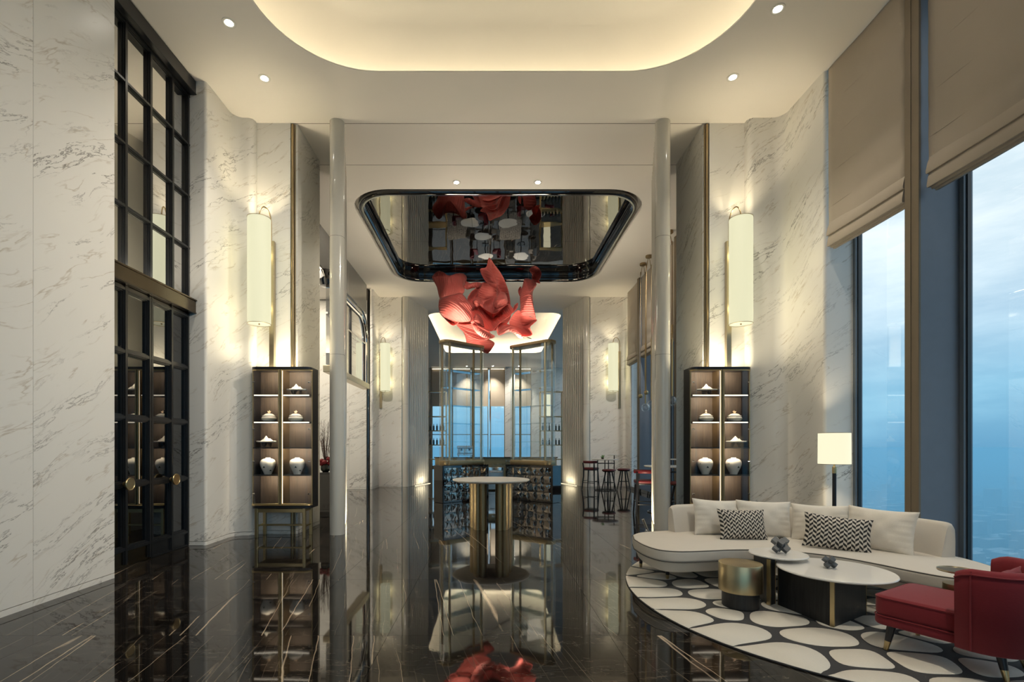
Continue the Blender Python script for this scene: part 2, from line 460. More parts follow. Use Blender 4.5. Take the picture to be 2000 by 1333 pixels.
def fabric(name, c, scale=260.0, var=0.10, rough=0.9, sheen=0.1):
    t = NT(name); tc = t.n('ShaderNodeTexCoord')
    mp = t.n('ShaderNodeMapping', {'Vector': tc.outputs['Object'], 'Scale': (1, 1, 2.2)})
    nz = t.n('ShaderNodeTexNoise', {'Vector': mp.outputs[0], 'Scale': scale, 'Detail': 2.0})
    ns = t.n('ShaderNodeTexNoise', {'Vector': tc.outputs['Object'], 'Scale': 5.0, 'Detail': 2.0})
    f = t.math('ADD', t.math('MULTIPLY', nz.outputs['Fac'], 0.7), t.math('MULTIPLY', ns.outputs['Fac'], 0.3))
    lo = tuple(k * (1 - var) for k in c[:3]) + (1,); hi = tuple(min(1, k * (1 + var)) for k in c[:3]) + (1,)
    t.P(color=t.mix(f, lo, hi), rough=rough, sheen=sheen)
    b = t.n('ShaderNodeBump', {'Height': nz.outputs['Fac'], 'Strength': 0.18, 'Distance': 0.003}); t.P(normal=b.outputs[0])
    return t.m
M['sofa'] = fabric('oatmeal_weave', (0.62, 0.575, 0.51, 1))
M['pillow'] = fabric('cream_slub', (0.74, 0.69, 0.61, 1), 90.0, 0.12)
M['piping'] = mat('dark_piping', (0.10, 0.09, 0.08, 1), 0.8)
M['blind'] = fabric('taupe_blind_cloth', (0.40, 0.345, 0.28, 1), 160.0, 0.07)
M['rug_cream'] = fabric('cream_wool', (0.70, 0.66, 0.58, 1), 180.0, 0.12, 0.95, 0.2)
M['rug_dark'] = fabric('charcoal_wool', (0.040, 0.040, 0.042, 1), 160.0, 0.35, 0.95, 0.1)
M['velvet'] = fabric('crimson_velvet', (0.19, 0.006, 0.013, 1), 60.0, 0.12, 0.8, 0.12)

def zigzag():
    t = NT('zigzag_weave'); tc = t.n('ShaderNodeTexCoord')
    sep = t.n('ShaderNodeSeparateXYZ', {0: tc.outputs['UV']})
    u = t.math('MULTIPLY', sep.outputs[0], 17.0); v = t.math('MULTIPLY', sep.outputs[1], 7.0)
    col = t.math('FLOOR', u); fu = t.math('FRACT', u)
    par = t.math('MODULO', col, 2.0)
    sgn = t.math('MULTIPLY_ADD', par, -2.0, 1.0)
    vv = t.math('ADD', v, t.math('MULTIPLY', t.math('MULTIPLY', fu, sgn), 0.55))
    vv = t.math('ADD', vv, t.math('MULTIPLY', par, 1.05))
    k = t.math('LESS_THAN', t.math('FRACT', vv), 0.5)
    t.P(color=t.mix(k, (0.60, 0.55, 0.48, 1), (0.018, 0.017, 0.017, 1)), rough=0.9)
    return t.m
M['zigzag'] = zigzag()

def petal_mat():
    t = NT('coral_pleated_silk'); tc = t.n('ShaderNodeTexCoord')
    at = t.n('ShaderNodeAttribute', attribute_name='pleat', attribute_type='GEOMETRY')
    w = t.math('SINE', t.math('MULTIPLY', at.outputs['Fac'], 120.0))
    nz = t.n('ShaderNodeTexNoise', {'Vector': tc.outputs['Object'], 'Scale': 3.0, 'Detail': 3.0})
    c = t.mix(nz.outputs['Fac'], (0.34, 0.050, 0.044, 1), (0.50, 0.115, 0.095, 1))
    c = t.mix(t.math('MULTIPLY', t.math('MULTIPLY_ADD', w, 0.5, 0.5), 0.42), c, (0.38, 0.07, 0.06, 1))
    t.P(color=c, rough=0.6, sheen=0.1)
    tl = t.n('ShaderNodeBsdfTranslucent', {'Color': (0.70, 0.16, 0.13, 1)})
    mx = t.n('ShaderNodeMixShader', {0: 0.35, 1: t.b.outputs[0], 2: tl.outputs[0]})
    b = t.n('ShaderNodeBump', {'Height': w, 'Strength': 0.5, 'Distance': 0.012}); t.P(normal=b.outputs[0])
    t.t.links.new(mx.outputs[0], t.out.inputs[0])
    return t.m
M['petal'] = petal_mat()

def mirror_mat():
    t = NT('smoked_ceiling_mirror'); g = t.n('ShaderNodeNewGeometry')
    nz = t.n('ShaderNodeTexNoise', {'Vector': g.outputs['Position'], 'Scale': 1.3, 'Detail': 1.5})
    b = t.n('ShaderNodeBump', {'Height': nz.outputs['Fac'], 'Strength': 0.05, 'Distance': 0.06})
    t.P(color=(0.30, 0.285, 0.265, 1), metal=1.0, rough=0.015, normal=b.outputs[0])
    return t.m
M['mirror'] = mirror_mat()
def tile_mirror_mat():
    t = NT('smoked_mirror_tile'); g = t.n('ShaderNodeNewGeometry'); ob = t.n('ShaderNodeObjectInfo')
    nz = t.n('ShaderNodeTexNoise', {'Vector': g.outputs['Position'], 'Scale': 7.0, 'Detail': 1.0})
    b = t.n('ShaderNodeBump', {'Height': nz.outputs['Fac'], 'Strength': 0.35, 'Distance': 0.03})
    t.P(color=(0.34, 0.31, 0.28, 1), metal=1.0, rough=0.03, normal=b.outputs[0])
    return t.m
M['mirror_tile'] = tile_mirror_mat()
# ================================================================== structure
CZ = 7.02            # ceiling height
AX = 0.19            # axis of the hall

# ---- floor: base plate and the polished slabs set on it
fl = MB().box(-9.5, 5.45, -7.5, 34.4, -0.25, -0.004).build('floor', M['floor'], smooth=0)
struct(fl, 'black marble floor with thin gold and white veins', 'floor')
slab_me = MB().box(-0.4385, 0.4385, -0.8035, 0.8035, -0.0035, 0.0).mesh('floor_slab', M['floor'], 0)
for r in range(7):
    for c in range(-5, 6):
        xc = 0.07 + 0.88 * c + 0.44; yc = 2.22 + 1.61 * r - 0.805
        if xc - 0.44 < -4.6 or xc + 0.44 > 5.4: continue
        inst('floor_slab', slab_me, fl, (xc, yc, 0))

# ---- ceiling: three runs of plasterboard with open joints, holes for the coves and the mirror
near_cove = rrect(-2.95, 3.30, -1.5, 7.13, 1.3, 14)
mir_hole = rrect(-3.14, 3.52, 10.38, 16.25, 0.95, 10)
far_cove = rrect(-2.6, 3.0, 20.0, 28.6, 0.5, 6)
def holed(outer, holes, z):
    bm = bmesh.new(); edges = []
    for loop in [outer] + holes:
        vs = [bm.verts.new((x, y, z)) for x, y in loop]
        for i in range(len(vs)):
            edges.append(bm.edges.new((vs[i], vs[(i + 1) % len(vs)])))
    bmesh.ops.triangle_fill(bm, edges=edges, use_beauty=True, use_dissolve=False)
    bm.faces.ensure_lookup_table()
    for f in bm.faces:
        if f.normal.z > 0: f.normal_flip()
    m = MB(); bm.verts.index_update()
    m.v = [tuple(v.co) for v in bm.verts]; m.f = [tuple(v.index for v in f.verts) for f in bm.faces]
    bm.free(); return m
ceil = semp('ceiling', 'white plaster ceiling with recessed coves and open joints', 'ceiling')
R_ = lambda x0, x1, y0, y1: [(x0, y0), (x1, y0), (x1, y1), (x0, y1)]
holed(R_(-9.5, 5.45, -7.5, 8.262), [near_cove], CZ).build('ceiling_panel', M['ceil'], ceil, 0)
holed(R_(-9.5, 5.45, 8.272, 9.482), [], CZ).build('ceiling_panel', M['ceil'], ceil, 0)
holed(R_(-9.5, 5.45, 9.492, 34.4), [mir_hole, far_cove], CZ).build('ceiling_panel', M['ceil'], ceil, 0)
MB().box(-9.5, 5.45, 8.2, 8.33, CZ + .02, CZ + .05).box(-9.5, 5.45, 9.42, 9.55, CZ + .02, CZ + .05).build('joint_backing', M['gap'], ceil, 0)
MB().box(-9.5, 5.45, -7.5, 34.4, 8.3, 8.45).build('roof_slab', M['wall_dark'], ceil, 0)

def cove(hole, led_mat, lip=0.02, ledge=0.34, rise=0.62, sweep=0.95, name='cove'):
    """light cove: lip, hidden ledge with an LED line, curved vault and flat top"""
    def ring(o, z): return [(x, y, z) for x, y in inset(hole, o)]
    MB().rings([ring(0, CZ), ring(0, CZ + lip)], True).build(name + '_lip', M['cove'], ceil)
    MB().rings([ring(0, CZ + lip), ring(-ledge, CZ + lip)], True).build(name + '_ledge', M['cove'], ceil)
    R = [ring(-ledge, CZ + lip), ring(-ledge, CZ + lip + 0.05)]
    for i in range(1, 11):
        a = pi / 2 * i / 10
        R.append(ring(-ledge + sweep * (1 - cos(a)), CZ + lip + 0.05 + rise * sin(a)))
    MB().rings(R, True, False, True).build(name + '_vault', M['cove'], ceil, 60)
    L = [ring(-ledge + .09, CZ + lip + .012), ring(-ledge + .09, CZ + lip + .035), ring(-ledge + .13, CZ + lip + .035), ring(-ledge + .13, CZ + lip + .012)]
    MB().rings(L, True).build(name + '_led_line', led_mat, ceil)
cove(near_cove, M['cove_led'])
cove(far_cove, M['cove_led_far'], name='far_cove')

# ---- mirror field in the ceiling: white reveal, black moulded frame, smoked mirror panels
mc = thing('ceiling_mirror', 'large smoked mirror with black rounded frame recessed in the ceiling', 'mirror')
def mring(o, z): return [(x, y, z) for x, y in inset(mir_hole, o)]
MB().rings([mring(0, CZ), mring(0.012, CZ + .10), mring(.10, CZ + .10)], True).build('reveal', M['ceil'], mc, 30)
prof = [(.085, .10), (.085, -.01), (.10, -.035), (.13, -.045), (.19, -.045), (.225, -.03), (.245, .0), (.252, .05), (.24, .085), (.252, .12), (.252, .25)]
MB().rings([mring(o, CZ + z) for o, z in prof], True).build('frame', M['black_gloss'], mc, 40)
seams_x = [-2.86, -1.76, -0.46, 0.84, 2.14, 3.24]; seams_y = [10.66, 13.6, 15.97]
for i in range(5):
    for j in range(2):
        MB().box(seams_x[i] + .002, seams_x[i + 1] - .002, seams_y[j] + .002, seams_y[j + 1] - .002, CZ + .24, CZ + .25).build('mirror_panel', M['mirror'], mc, 0)

# ---- recessed spots
def downlight(x, y, label, aim=None, power=1.0):
    t = thing('recessed_spotlight', label, 'spotlight', (x, y, CZ), 0, 'recessed ceiling spotlights')
    MB().rings([[(r * cos(2 * pi * i / 24), r * sin(2 * pi * i / 24), z) for i in range(24)] for r, z in ((.085, 0.0), (.085, -.006), (.066, -.008), (.056, -.003), (.05, -.003))], True).build('trim_ring', M['porcelain'], t)
    MB().lathe([(.05, -.004), (.05, .002)], 20).build('lens', M['spot_led'], t)
    rot = (0, 0, 0) if aim is None else (Vector(aim) - Vector((x, y, CZ))).to_track_quat('-Z', 'Y').to_euler()
    lamp('spot_beam', 'SPOT', L_DOWN * power, (1.0, 0.90, 0.74), (0, 0, -.02), rot, t, spot_size=radians(88 if aim is None else 55), spot_blend=0.9, shadow_soft_size=0.06)
DL = [(-3.40, 6.30, 'recessed spotlight in ceiling above the black glass doors'), (-3.38, 7.25, 'recessed spotlight in ceiling above the left show cabinet'),
      (3.63, 6.10, 'recessed spotlight in ceiling beside the window blinds'), (3.63, 7.23, 'recessed spotlight in ceiling above the right show cabinet'),
      (-0.70, 10.36 - .25, 'left one of the two recessed spotlights by the ceiling mirror'), (1.0, 10.36 - .25, 'right one of the two recessed spotlights by the ceiling mirror')]
for x, y, l in DL: downlight(x, y, l, (AX - .2, 13.6, 5.2) if y > 9 else None, 0.60 if y > 9 else .30)
for x, y, l in ((-3.80, 12.2, 'added fill spotlight in the side ceiling, hidden behind the left fluted post'), (4.35, 12.2, 'added fill spotlight in the side ceiling, hidden behind the right fluted post')): downlight(x, y, l, (x * .93, 17.9, 3.2), 1.5)  # fill spots added where the posts hide them, washing the rear walls

for x, y, l, am in ((3.63, 4.97, 'third', (-4.3, 7.6, 2.4, 1.9)), (3.63, 3.84, 'fourth', (-4.3, 5.6, 2.4, .75)), (3.63, 2.71, 'fifth', (-4.3, 4.6, 1.4, .75)), (3.63, 1.58, 'sixth', (-4.3, 3.4, 2.4, .5))):
    downlight(x, y, l + ' unseen fill spotlight added to the window side row', am[:3], am[3])  # unseen spots added beyond the visible pair to brighten the left wall
for x, l in ((-1.6, 'left'), (.2, 'middle'), (2.0, 'right')): downlight(x, 33.3, l + ' one of three fill spotlights added before the far windows', None, 1.6)  # spots added to warm the far room
downlight(2.6, 1.2, 'unseen added fill spotlight trained on the lounge', (3.1, 4.7, .3), 1.0)  # unseen spot added to brighten sofa and rug

# ---- marble walls
def slab(par, pts, mt, z0=0.0, z1=CZ, name='marble_panel', smooth=40):
    """a marble panel standing on its own little base strip with a shadow groove between"""
    o = MB().prism(pts, z0 + 0.062, z1).build(name, M[mt], par, smooth)
    MB().prism(pts, z0, z0 + 0.055).build('base_strip', M[mt], par, smooth)
    return o
wl = MB().box(-4.9, -4.30, -7.5, 5.48, 0, CZ).build('wall_left', M['gap'], smooth=0)
struct(wl, 'white marble wall at the left beside the black doors', 'wall')
y = 5.5
while y > -7.4:
    y0 = max(y - 0.98, -7.5)
    slab(wl, R_(-4.31, -4.27, y0 + .0015, y - .0015), 'marble_l'); y = y0
slab(wl, R_(-4.7, -4.311, 5.481, 5.5), 'marble_l')
# pier left of the left cabinet
pl = MB().box(-5.4, -3.36, 8.40, 9.34, 0, CZ).box(-5.4, -4.62, 7.40, 8.40, 0, CZ).build('wall_left_pier', M['gap'], smooth=0)
struct(pl, 'marble clad pier behind the left show cabinet', 'wall')
p1 = [(-4.62, 7.31)] + arc(-4.33, 7.35, .04, -90, 0, 6) + [(-4.29, 7.95)] + list(reversed(arc(-4.12, 7.95, .17, 90, 180, 8)))[0:0] + \
     [(-4.29 + .17 * (1 - cos(radians(a))), 7.95 + .17 * sin(radians(a))) for a in range(0, 91, 10)] + \
     arc(-4.07, 8.21, .09, -90, 0, 8) + [(-3.98, 8.40), (-4.62, 8.40)]
slab(pl, p1, 'marble_l', smooth=30)
slab(pl, R_(-3.977, -3.405, 8.255, 8.40), 'marble_l')
MB().tube([(-3.372, 8.262, 0), (-3.372, 8.262, CZ - .02)], .024, 12).tube([(-3.335, 8.275, 0), (-3.335, 8.275, CZ - .02)], .010, 8).build('brass_strip', M['brass_dark'], pl)
slab(pl, R_(-3.36, -3.295, 8.285, 9.36), 'marble_l')
slab(pl, R_(-5.4, -3.36, 9.34, 9.36), 'marble_l')
# right: side wall with window reveal, pier behind the right cabinet
pr = MB().box(3.71, 5.42, 8.40, 9.44, 0, CZ).build('wall_right_pier', M['gap'], smooth=0)
struct(pr, 'marble clad pier behind the right show cabinet', 'wall')
p1 = [(5.42, 7.10)] + [(5.42, 8.40), (4.345, 8.40)] + list(reversed(arc(4.435, 8.21, .09, -180, -90, 8)))[::-1] + \
     [(4.91 - .17 * (1 - cos(radians(a))), 7.95 + .17 * sin(radians(a))) for a in range(90, -1, -10)] + arc(4.95, 7.14, .04, 180, 270, 6)
slab(pr, p1, 'marble_r', smooth=30)
slab(pr, R_(3.745, 4.342, 8.255, 8.40), 'marble_r')
MB().tube([(3.705, 8.262, 0), (3.705, 8.262, CZ - .02)], .024, 12).tube([(3.668, 8.275, 0), (3.668, 8.275, CZ - .02)], .010, 8).build('brass_strip', M['brass_dark'], pr)
slab(pr, R_(3.645, 3.71, 8.285, 9.46), 'marble_r')
slab(pr, R_(3.71, 5.42, 9.44, 9.46), 'marble_r')

# rear walls of the hall, either side
rl = MB().box(-4.45, -3.30, 17.98, 18.3, 0, CZ).build('wall_rear_left', M['gap'], smooth=0)
struct(rl, 'rear marble wall left of the bar with a wall lamp', 'wall')
slab(rl, [(-4.22, 18.2), (-4.22, 17.2)] + arc(-4.16, 17.20, .06, 180, 90, 6)[::1][1:0] + arc(-4.16, 17.0, .06, 180, 360, 10) + [(-4.10, 17.78)] +
     [(-4.10 + .12 * (1 - cos(radians(a))), 17.78 + .12 * sin(radians(a))) for a in range(0, 91, 15)] + [(-3.27, 17.9), (-3.27, 18.2)], 'marble_rear', smooth=30)
rr = MB().box(3.75, 5.30, 17.98, 18.3, 0, CZ).build('wall_rear_right', M['gap'], smooth=0)
struct(rr, 'rear marble wall right of the bar with a wall lamp', 'wall')
slab(rr, [(3.71, 17.9), (4.92, 17.9)] + [(4.92 + .10 * sin(radians(a)), 17.8 + .10 * cos(radians(a))) for a in range(0, 91, 15)] + arc(5.08, 17.36, .06, 180, 360, 10) + [(5.14, 17.4), (5.40, 17.4), (5.40, 18.2), (3.71, 18.2)], 'marble_rear', smooth=30)

# ---- fluted lacquer screens with a rounded nose
def screen(name, nose, tail, side, label, led=True):
    """nose (x, y) near end, tail far end; side=+1 the fluted face looks to +x"""
    n0 = Vector(nose); n1 = Vector(tail); d = (n1 - n0).normalized(); w = Vector((d.y, -d.x)) * side   # w: towards the fluted face
    r = 0.125; L = (n1 - n0).length
    a0 = math.atan2(w.y, w.x)
    o = semp(name, label, 'screen', (0, 0, 0))
    pts = []
    for i in range(15):
        a = a0 - side * (-1) * pi * i / 14 if False else a0 + (-side) * pi * i / 14
        pts.append((n0.x + r * cos(a), n0.y + r * sin(a)))
    MB().prism(pts, 0, CZ).build('nose', M['lacquer'], o, 50)
    for z in (3.05, 5.05):
        q = [(n0.x + (p[0] - n0.x) * 1.006, n0.y + (p[1] - n0.y) * 1.006) for p in pts]
        MB().prism(q, z, z + .004).build('ring_joint', M['gap'], o, 50)
    nf = int(L / 0.155); step = L / nf
    face = []
    for k in range(nf):
        for i in range(6):
            s = (k + i / 6) * step + .01
            b = r * 0.9 - 0.035 * sin(pi * (i / 6))
            face.append(tuple(n0 + d * s + w * b))
    face.append(tuple(n0 + d * L + w * r * 0.9))
    back = [tuple(n0 + d * L - w * r * 0.9), tuple(n0 + d * .01 - w * r * 0.9)]
    MB().prism(face + back, 0.0, CZ).build('fluted_board', M['lacquer'], o, 50)
    if led:
        a = n0 + d * (.8 if nose[1] < 12 else .35) + w * (r * .9 + .09); b = n1 + w * (r * .9 + .09)
        c = (a + b) / 2
        if nose[1] > 12: MB().obox((c.x, c.y, .008), (d.x, d.y, 0), (w.x, w.y, 0), (0, 0, 1), L / 2 - .2, .012, .006).build('floor_led_line', M['base_led'], o, 0)
        lamp('led_wash', 'AREA', L_SCREEN * (.28 if nose[1] < 12 else .06), (1.0, 0.86, 0.60), (c.x + w.x * .08, c.y + w.y * .08, .02), (pi, 0, math.atan2(d.y, d.x)), o, shape='RECTANGLE', size=L - 1.0, size_y=.03)
    return o
screen('wall_screen_left_front', (-2.605, 8.25), (-3.08, 10.0), 1, 'ivory fluted screen with rounded post beside the left show cabinet')
screen('wall_screen_right_front', (2.945, 8.25), (3.46, 10.0), -1, 'ivory fluted screen with rounded post behind the sofa')
screen('wall_screen_left_rear', (-3.12, 17.9), (-2.60, 19.6), 1, 'ivory fluted screen left of the bar at the rear')
screen('wall_screen_right_rear', (3.56, 17.9), (3.05, 19.6), -1, 'ivory fluted screen right of the bar at the rear')

# ---- side windows: deep mullions, frames, panes; roman blinds on the room side
XG = 5.38
mull_y = [(5.49, 5.68), (3.88, 4.07), (2.27, 2.46), (0.66, 0.85), (-0.95, -0.76), (-2.56, -2.37), (-4.17, -3.98), (-5.78, -5.59)]
bays = [(5.68, 7.10)] + [(mull_y[i + 1][1], mull_y[i][0]) for i in range(len(mull_y) - 1)] + [(-7.5, -5.78)]
rear_m = [(9.46, 9.60), (11.01, 11.20), (12.6, 12.79), (14.2, 14.39), (15.8, 15.99)]
rear_bays = [(rear_m[i][1], rear_m[i + 1][0]) for i in range(4)] + [(15.99, 17.40)]
wi = 0
for (a, b) in mull_y + rear_m[1:]:
    wi += 1
    o = MB().box(4.895, XG + .06, a + .006, b - .006, 0, CZ).build('trim_%d' % wi, M['mullion_side'], smooth=0)
    struct(o, 'deep grey window mullion with bronze inner face', 'mullion')
    MB().box(4.868, 4.894, a, b, 0, CZ).build('inner_cover', M['mullion_brown'], o, 0, 0.003, 1)
    MB().box(4.862, 4.868, (a + b) / 2 + .006, b - .02, 0, CZ).build('cover_fillet', M['mullion_brown'], o, 0)
wi = 0
for (a, b) in bays + rear_bays:
    wi += 1
    o = semp('window_%d' % wi, 'tall window over the hazy city', 'window')
    MB().box(XG - .05, XG + .05, b - .05, b, .10, CZ).box(XG - .05, XG + .05, a, a + .05, .10, CZ).box(XG - .05, XG + .05, a + .05, b - .05, .10, .15).build('frame', M['alu'], o, 0)
    MB().box(XG - .02, XG + .02, b - .066, b - .05, .15, CZ).box(XG - .02, XG + .02, a + .05, a + .066, .15, CZ).build('gasket', M['black_metal'], o, 0)
    MB().add([(XG, a + .05, .15), (XG, b - .05, .15), (XG, b - .05, CZ), (XG, a + .05, CZ)], [(0, 1, 2, 3)]).build('pane', M['glass_win'], o, 0)
    MB().box(4.90, XG + .05, a, b, 0, .10).build('curb', M['black_gloss'], o, 0)
bl_seams = [4.98, 5.47, 5.96, 6.45]
def blind(a, b, label, zb=4.40, wavy=0.012):
    t = thing('roman_blind', label, 'blind', (4.95, a, zb), 0, 'roman blinds along the windows')
    h = CZ - zb - .01
    def f(u, v, x0=0.0):
        z = .20 + v * (h - .20)
        zz = z + zb
        k = 0
        for i, s in enumerate([zb + .2] + bl_seams + [CZ]):
            if zz >= s: k = i; lo = s
        hi = ([zb + .2] + bl_seams + [CZ, CZ])[k + 1]
        ph = (zz - lo) / max(hi - lo, .01)
        x = -.028 * sin(pi * min(1, max(0, ph))) * (0.6 + .4 * cos(3 * u)) + .004 * sin(9 * u + 3 * v)
        e = .012 * sin(pi * ph)
        return (x, (e if u < .5 else -e) * abs(2 * u - 1) + u * (b - a), z)
    m = MB().grid(f, 16, 40)
    o = m.build('cloth', M['blind'], t, 60)
    sd = o.modifiers.new('thickness', 'SOLIDIFY'); sd.thickness = .006
    for s in bl_seams:
        MB().tube([(-.004, .01, s - zb), (-.004, (b - a) / 2, s - zb - .004), (-.004, b - a - .01, s - zb)], .004, 6).build('seam_rod', M['blind'], t)
    # stacked bottom folds
    fold = lambda x, z0, z1, q, th: [(x, z1), (x - q * .6, (z0 + z1) / 2 + .02), (x - q, z0 + .02), (x - q + .006, z0), (x + th, z0 + .004), (x + th, z1)]
    for k, (x, z0, z1, q) in enumerate(((-.006, .16, .36, .05), (-.020, .0, .19, .035), (.016, -.022, .12, .030), (.045, -.042, .10, .028))):
        P = fold(x, z0, z1, q, .012)
        y0, y1 = (.02 + .012 * k, b - a - .02 - .012 * k)
        MB().rings([[(px, y0, pz) for px, pz in P], [(px, (y0 + y1) / 2, pz - .004) for px, pz in P], [(px, y1, pz) for px, pz in P]], True, True, True).build('bottom_fold', M['blind'], t, 40)
    return t
blind(5.715, 7.06, 'taupe roman blind between the marble wall and the first mullion')
blind(3.93 + .17, 5.455, 'nearest taupe roman blind at the right edge of the picture')
blind(bays[2][0] + .03, bays[2][1] - .035, 'taupe roman blind of the window bay just outside the right picture edge')
for k, (a, b) in enumerate(rear_bays):
    blind(a + .03, b - .035, 'rear taupe roman blind, %s window bay counted from the right pier' % ('first second third fourth fifth'.split()[k]))
MB().box(XG + .08, XG + .3, -7.5, 34.4, CZ - .0, CZ + 1.2).build('wall_right', M['wall_dark'], smooth=0)
struct(bpy.data.objects['wall_right'], 'outer wall strip above the side windows', 'wall')
# behind the camera: window wall added to let in fill daylight
wf = MB().box(-4.9, 5.45, -7.6, -7.5, 0, .12).box(-4.9, 5.45, -7.6, -7.5, CZ - .3, CZ).build('wall_front', M['mullion_side'], smooth=0)
struct(wf, 'unseen window wall behind the viewer, added for fill daylight', 'wall')
for k in range(7): MB().box(-4.3 + 1.53 * k, -4.15 + 1.53 * k, -7.62, -7.3, 0, CZ).build('mullion', M['mullion_side'], wf, 0)

# ---- black glazed double door with mirrored transom in the left wall
dr = semp('door_1', 'tall black steel glazed double door with mirrored transom and round brass knobs', 'door')
X0 = -4.58
Y0, Y1 = 5.50, 7.31
MB().box(-4.63, -4.445, Y0, 7.335, 6.83, CZ).box(-4.63, -4.435, Y0, 7.345, 6.81, 6.83).build('top_beam', M['black_metal'], dr, 0, .004, 1)
MB().box(-4.63, -4.445, Y0, 7.335, 3.52, 3.69).box(-4.63, -4.425, Y0, 7.35, 3.69, 3.71).box(-4.63, -4.435, Y0, 7.34, 3.505, 3.52).build('header_beam', M['bronze'], dr, 0, .004, 1)
lamp('added_header_fill', 'AREA', L_HEADER_FILL, (1.0, 0.88, 0.68), (-4.475, 6.2, 3.725), (pi, 0, 0), dr, shape='RECTANGLE', size=.05, size_y=1.2)  # unseen up-light added on the beam as ceiling fill
cols = [5.50, 6.03, 6.475, 6.92, 7.31]
def bar_v(y, z0, z1, w=.034, par=dr, nm='muntin'):
    MB().box(X0 - .02, X0 + .035, y - w, y + w, z0, z1).box(X0 + .035, X0 + .05, y - w * .55, y + w * .55, z0, z1).box(X0 - .02, X0 + .018, y - w * 1.35, y + w * 1.35, z0, z1).build(nm, M['black_metal'], par, 0)
def bar_h(z, y0, y1, w=.028, par=dr, nm='muntin'):
    MB().box(X0 - .02, X0 + .033, y0, y1, z - w, z + w).box(X0 + .033, X0 + .047, y0, y1, z - w * .55, z + w * .55).box(X0 - .02, X0 + .017, y0, y1, z - w * 1.35, z + w * 1.35).build(nm, M['black_metal'], par, 0)
tr = semp('window_40', 'mirrored transom window above the black double door', 'window')
for yv in (6.03, 6.475, 6.92, 7.275): bar_v(yv, 3.71, 6.81, .034 if yv < 7.2 else .03, tr)
for z in (4.49, 5.27, 6.05): bar_h(z, Y0, Y1, .026, tr)
bar_h(6.785, Y0, Y1, .03, tr); bar_h(3.73, Y0, Y1, .02, tr)
zs = [3.71, 4.49, 5.27, 6.05, 6.81]; ys = [5.50, 6.03, 6.475, 6.92, 7.275]
for i in range(4):
    for j in range(4):
        MB().box(X0 - .006, X0, ys[j] + .01, ys[j + 1] - .01, zs[i] + .01, zs[i + 1] - .01).build('pane', M['glass_transom'], tr, 0)
MB().box(-4.7, X0 - .03, Y0, Y1 + .03, 3.6, CZ).build('backing', M['wall_dark'], tr, 0)
# two leaves
for leaf, (ya, yb) in enumerate(((5.52, 6.475), (6.475, 7.29))):
    lf = bpy.data.objects.new('door_leaf', None); COL.objects.link(lf); lf.parent = dr
    mid = 6.03 if leaf == 0 else 6.90
    for yv, w in ((ya + .02, .03), (mid, .034), (yb - .022, .03)): bar_v(yv, .02, 3.50, w, lf, 'stile')
    for z in (1.02, 1.86, 2.68): bar_h(z, ya, yb, .034, lf, 'rail')
    bar_h(3.46, ya, yb, .035, lf, 'rail'); bar_h(.215, ya, yb, .03, lf, 'rail')
    MB().box(X0 - .02, X0 + .022, ya, yb, .02, .20).box(X0 - .02, X0 + .04, ya, yb, .0, .025).build('kick_plate', M['bronze'] if leaf == 0 else M['black_metal'], lf, 0)
    zz = [.215, 1.02, 1.86, 2.68, 3.46]; yy = [ya, mid, yb]
    for i in range(4):
        for j in range(2):
            MB().box(X0 - .006, X0, yy[j] + .01, yy[j + 1] - .01, zz[i] + .01, zz[i + 1] - .01).build('pane', M['glass_door'], lf, 0)
    ky = 5.985 if leaf == 0 else 6.865
    kx = X0 + .05
    m = MB()
    prof = [(.0, 0), (.03, 0), (.03, .015), (.016, .02), (.016, .055), (.074, .06), (.080, .068), (.080, .082), (.076, .086), (.070, .086), (.066, .082), (.0, .082)]
    m.rings([[(kx + z, ky + r * cos(2 * pi * i / 28), 1.03 + r * sin(2 * pi * i / 28)) for i in range(28)] for r, z in prof], True)
    m.build('round_knob', M['brass'], lf, 30)
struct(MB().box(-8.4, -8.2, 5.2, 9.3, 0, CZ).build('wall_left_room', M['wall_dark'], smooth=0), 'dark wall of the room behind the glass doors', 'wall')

# ---- side opening at the rear left with its rounded frame, transom and the alcove behind
XP = -4.22
po = semp('window_41', 'grey glazed side portal with rounded chrome and black frame at rear left', 'window')
for a, b in ((9.36, 11.3), (11.3, 13.0), (13.0, 14.55), (14.55, 16.55)):
    MB().box(XP - .06, XP, a + .004, b - .004, 6.02, CZ).build('fascia_panel', M['grey_glass'], po, 0)
def portal_path(off, ry, z_bot, y_left=12.5):
    top = 5.95 - off; yr = 16.56 - off
    r = .95 - off
    p = [(y_left, top)] + [(yr - r + r * sin(radians(a)), top - r + r * cos(radians(a))) for a in range(0, 91, 9)] + [(yr, z_bot)]
    return p
MB().tube([(XP + .03, y, z) for y, z in portal_path(0, 0, 0)], .045, 10).build('black_frame', M['black_gloss'], po)
MB().tube([(XP + .02, y, z) for y, z in portal_path(.12, 0, 3.52)], .055, 10).build('chrome_frame', M['chrome'], po)
MB().tube([(XP - .01, y, z) for y, z in portal_path(.24, 0, 3.62)], .022, 8).build('inner_frame', M['black_metal'], po)
MB().lathe([(.02, -.22), (.16, -.20), (.20, -.1), (.20, .1), (.16, .2), (.02, .22)], 20, (XP + .02, 12.45, 5.82)).build('frame_end_boss', M['black_gloss'], po)
gz = portal_path(.24, 0, 3.62)
MB().add([(XP - .02, y, z) for y, z in gz] + [(XP - .02, 12.5, 3.62)], [tuple(range(len(gz) + 1))]).build('pane', thin_glass('portal_glass', (0.45, 0.45, 0.44, 1), 1.2, 0.35), po, 0)
for yv in (13.2, 14.67):
    MB().box(XP - .03, XP + .02, yv - .03, yv + .03, 3.62, 5.70).build('muntin', M['black_metal'], po, 0)
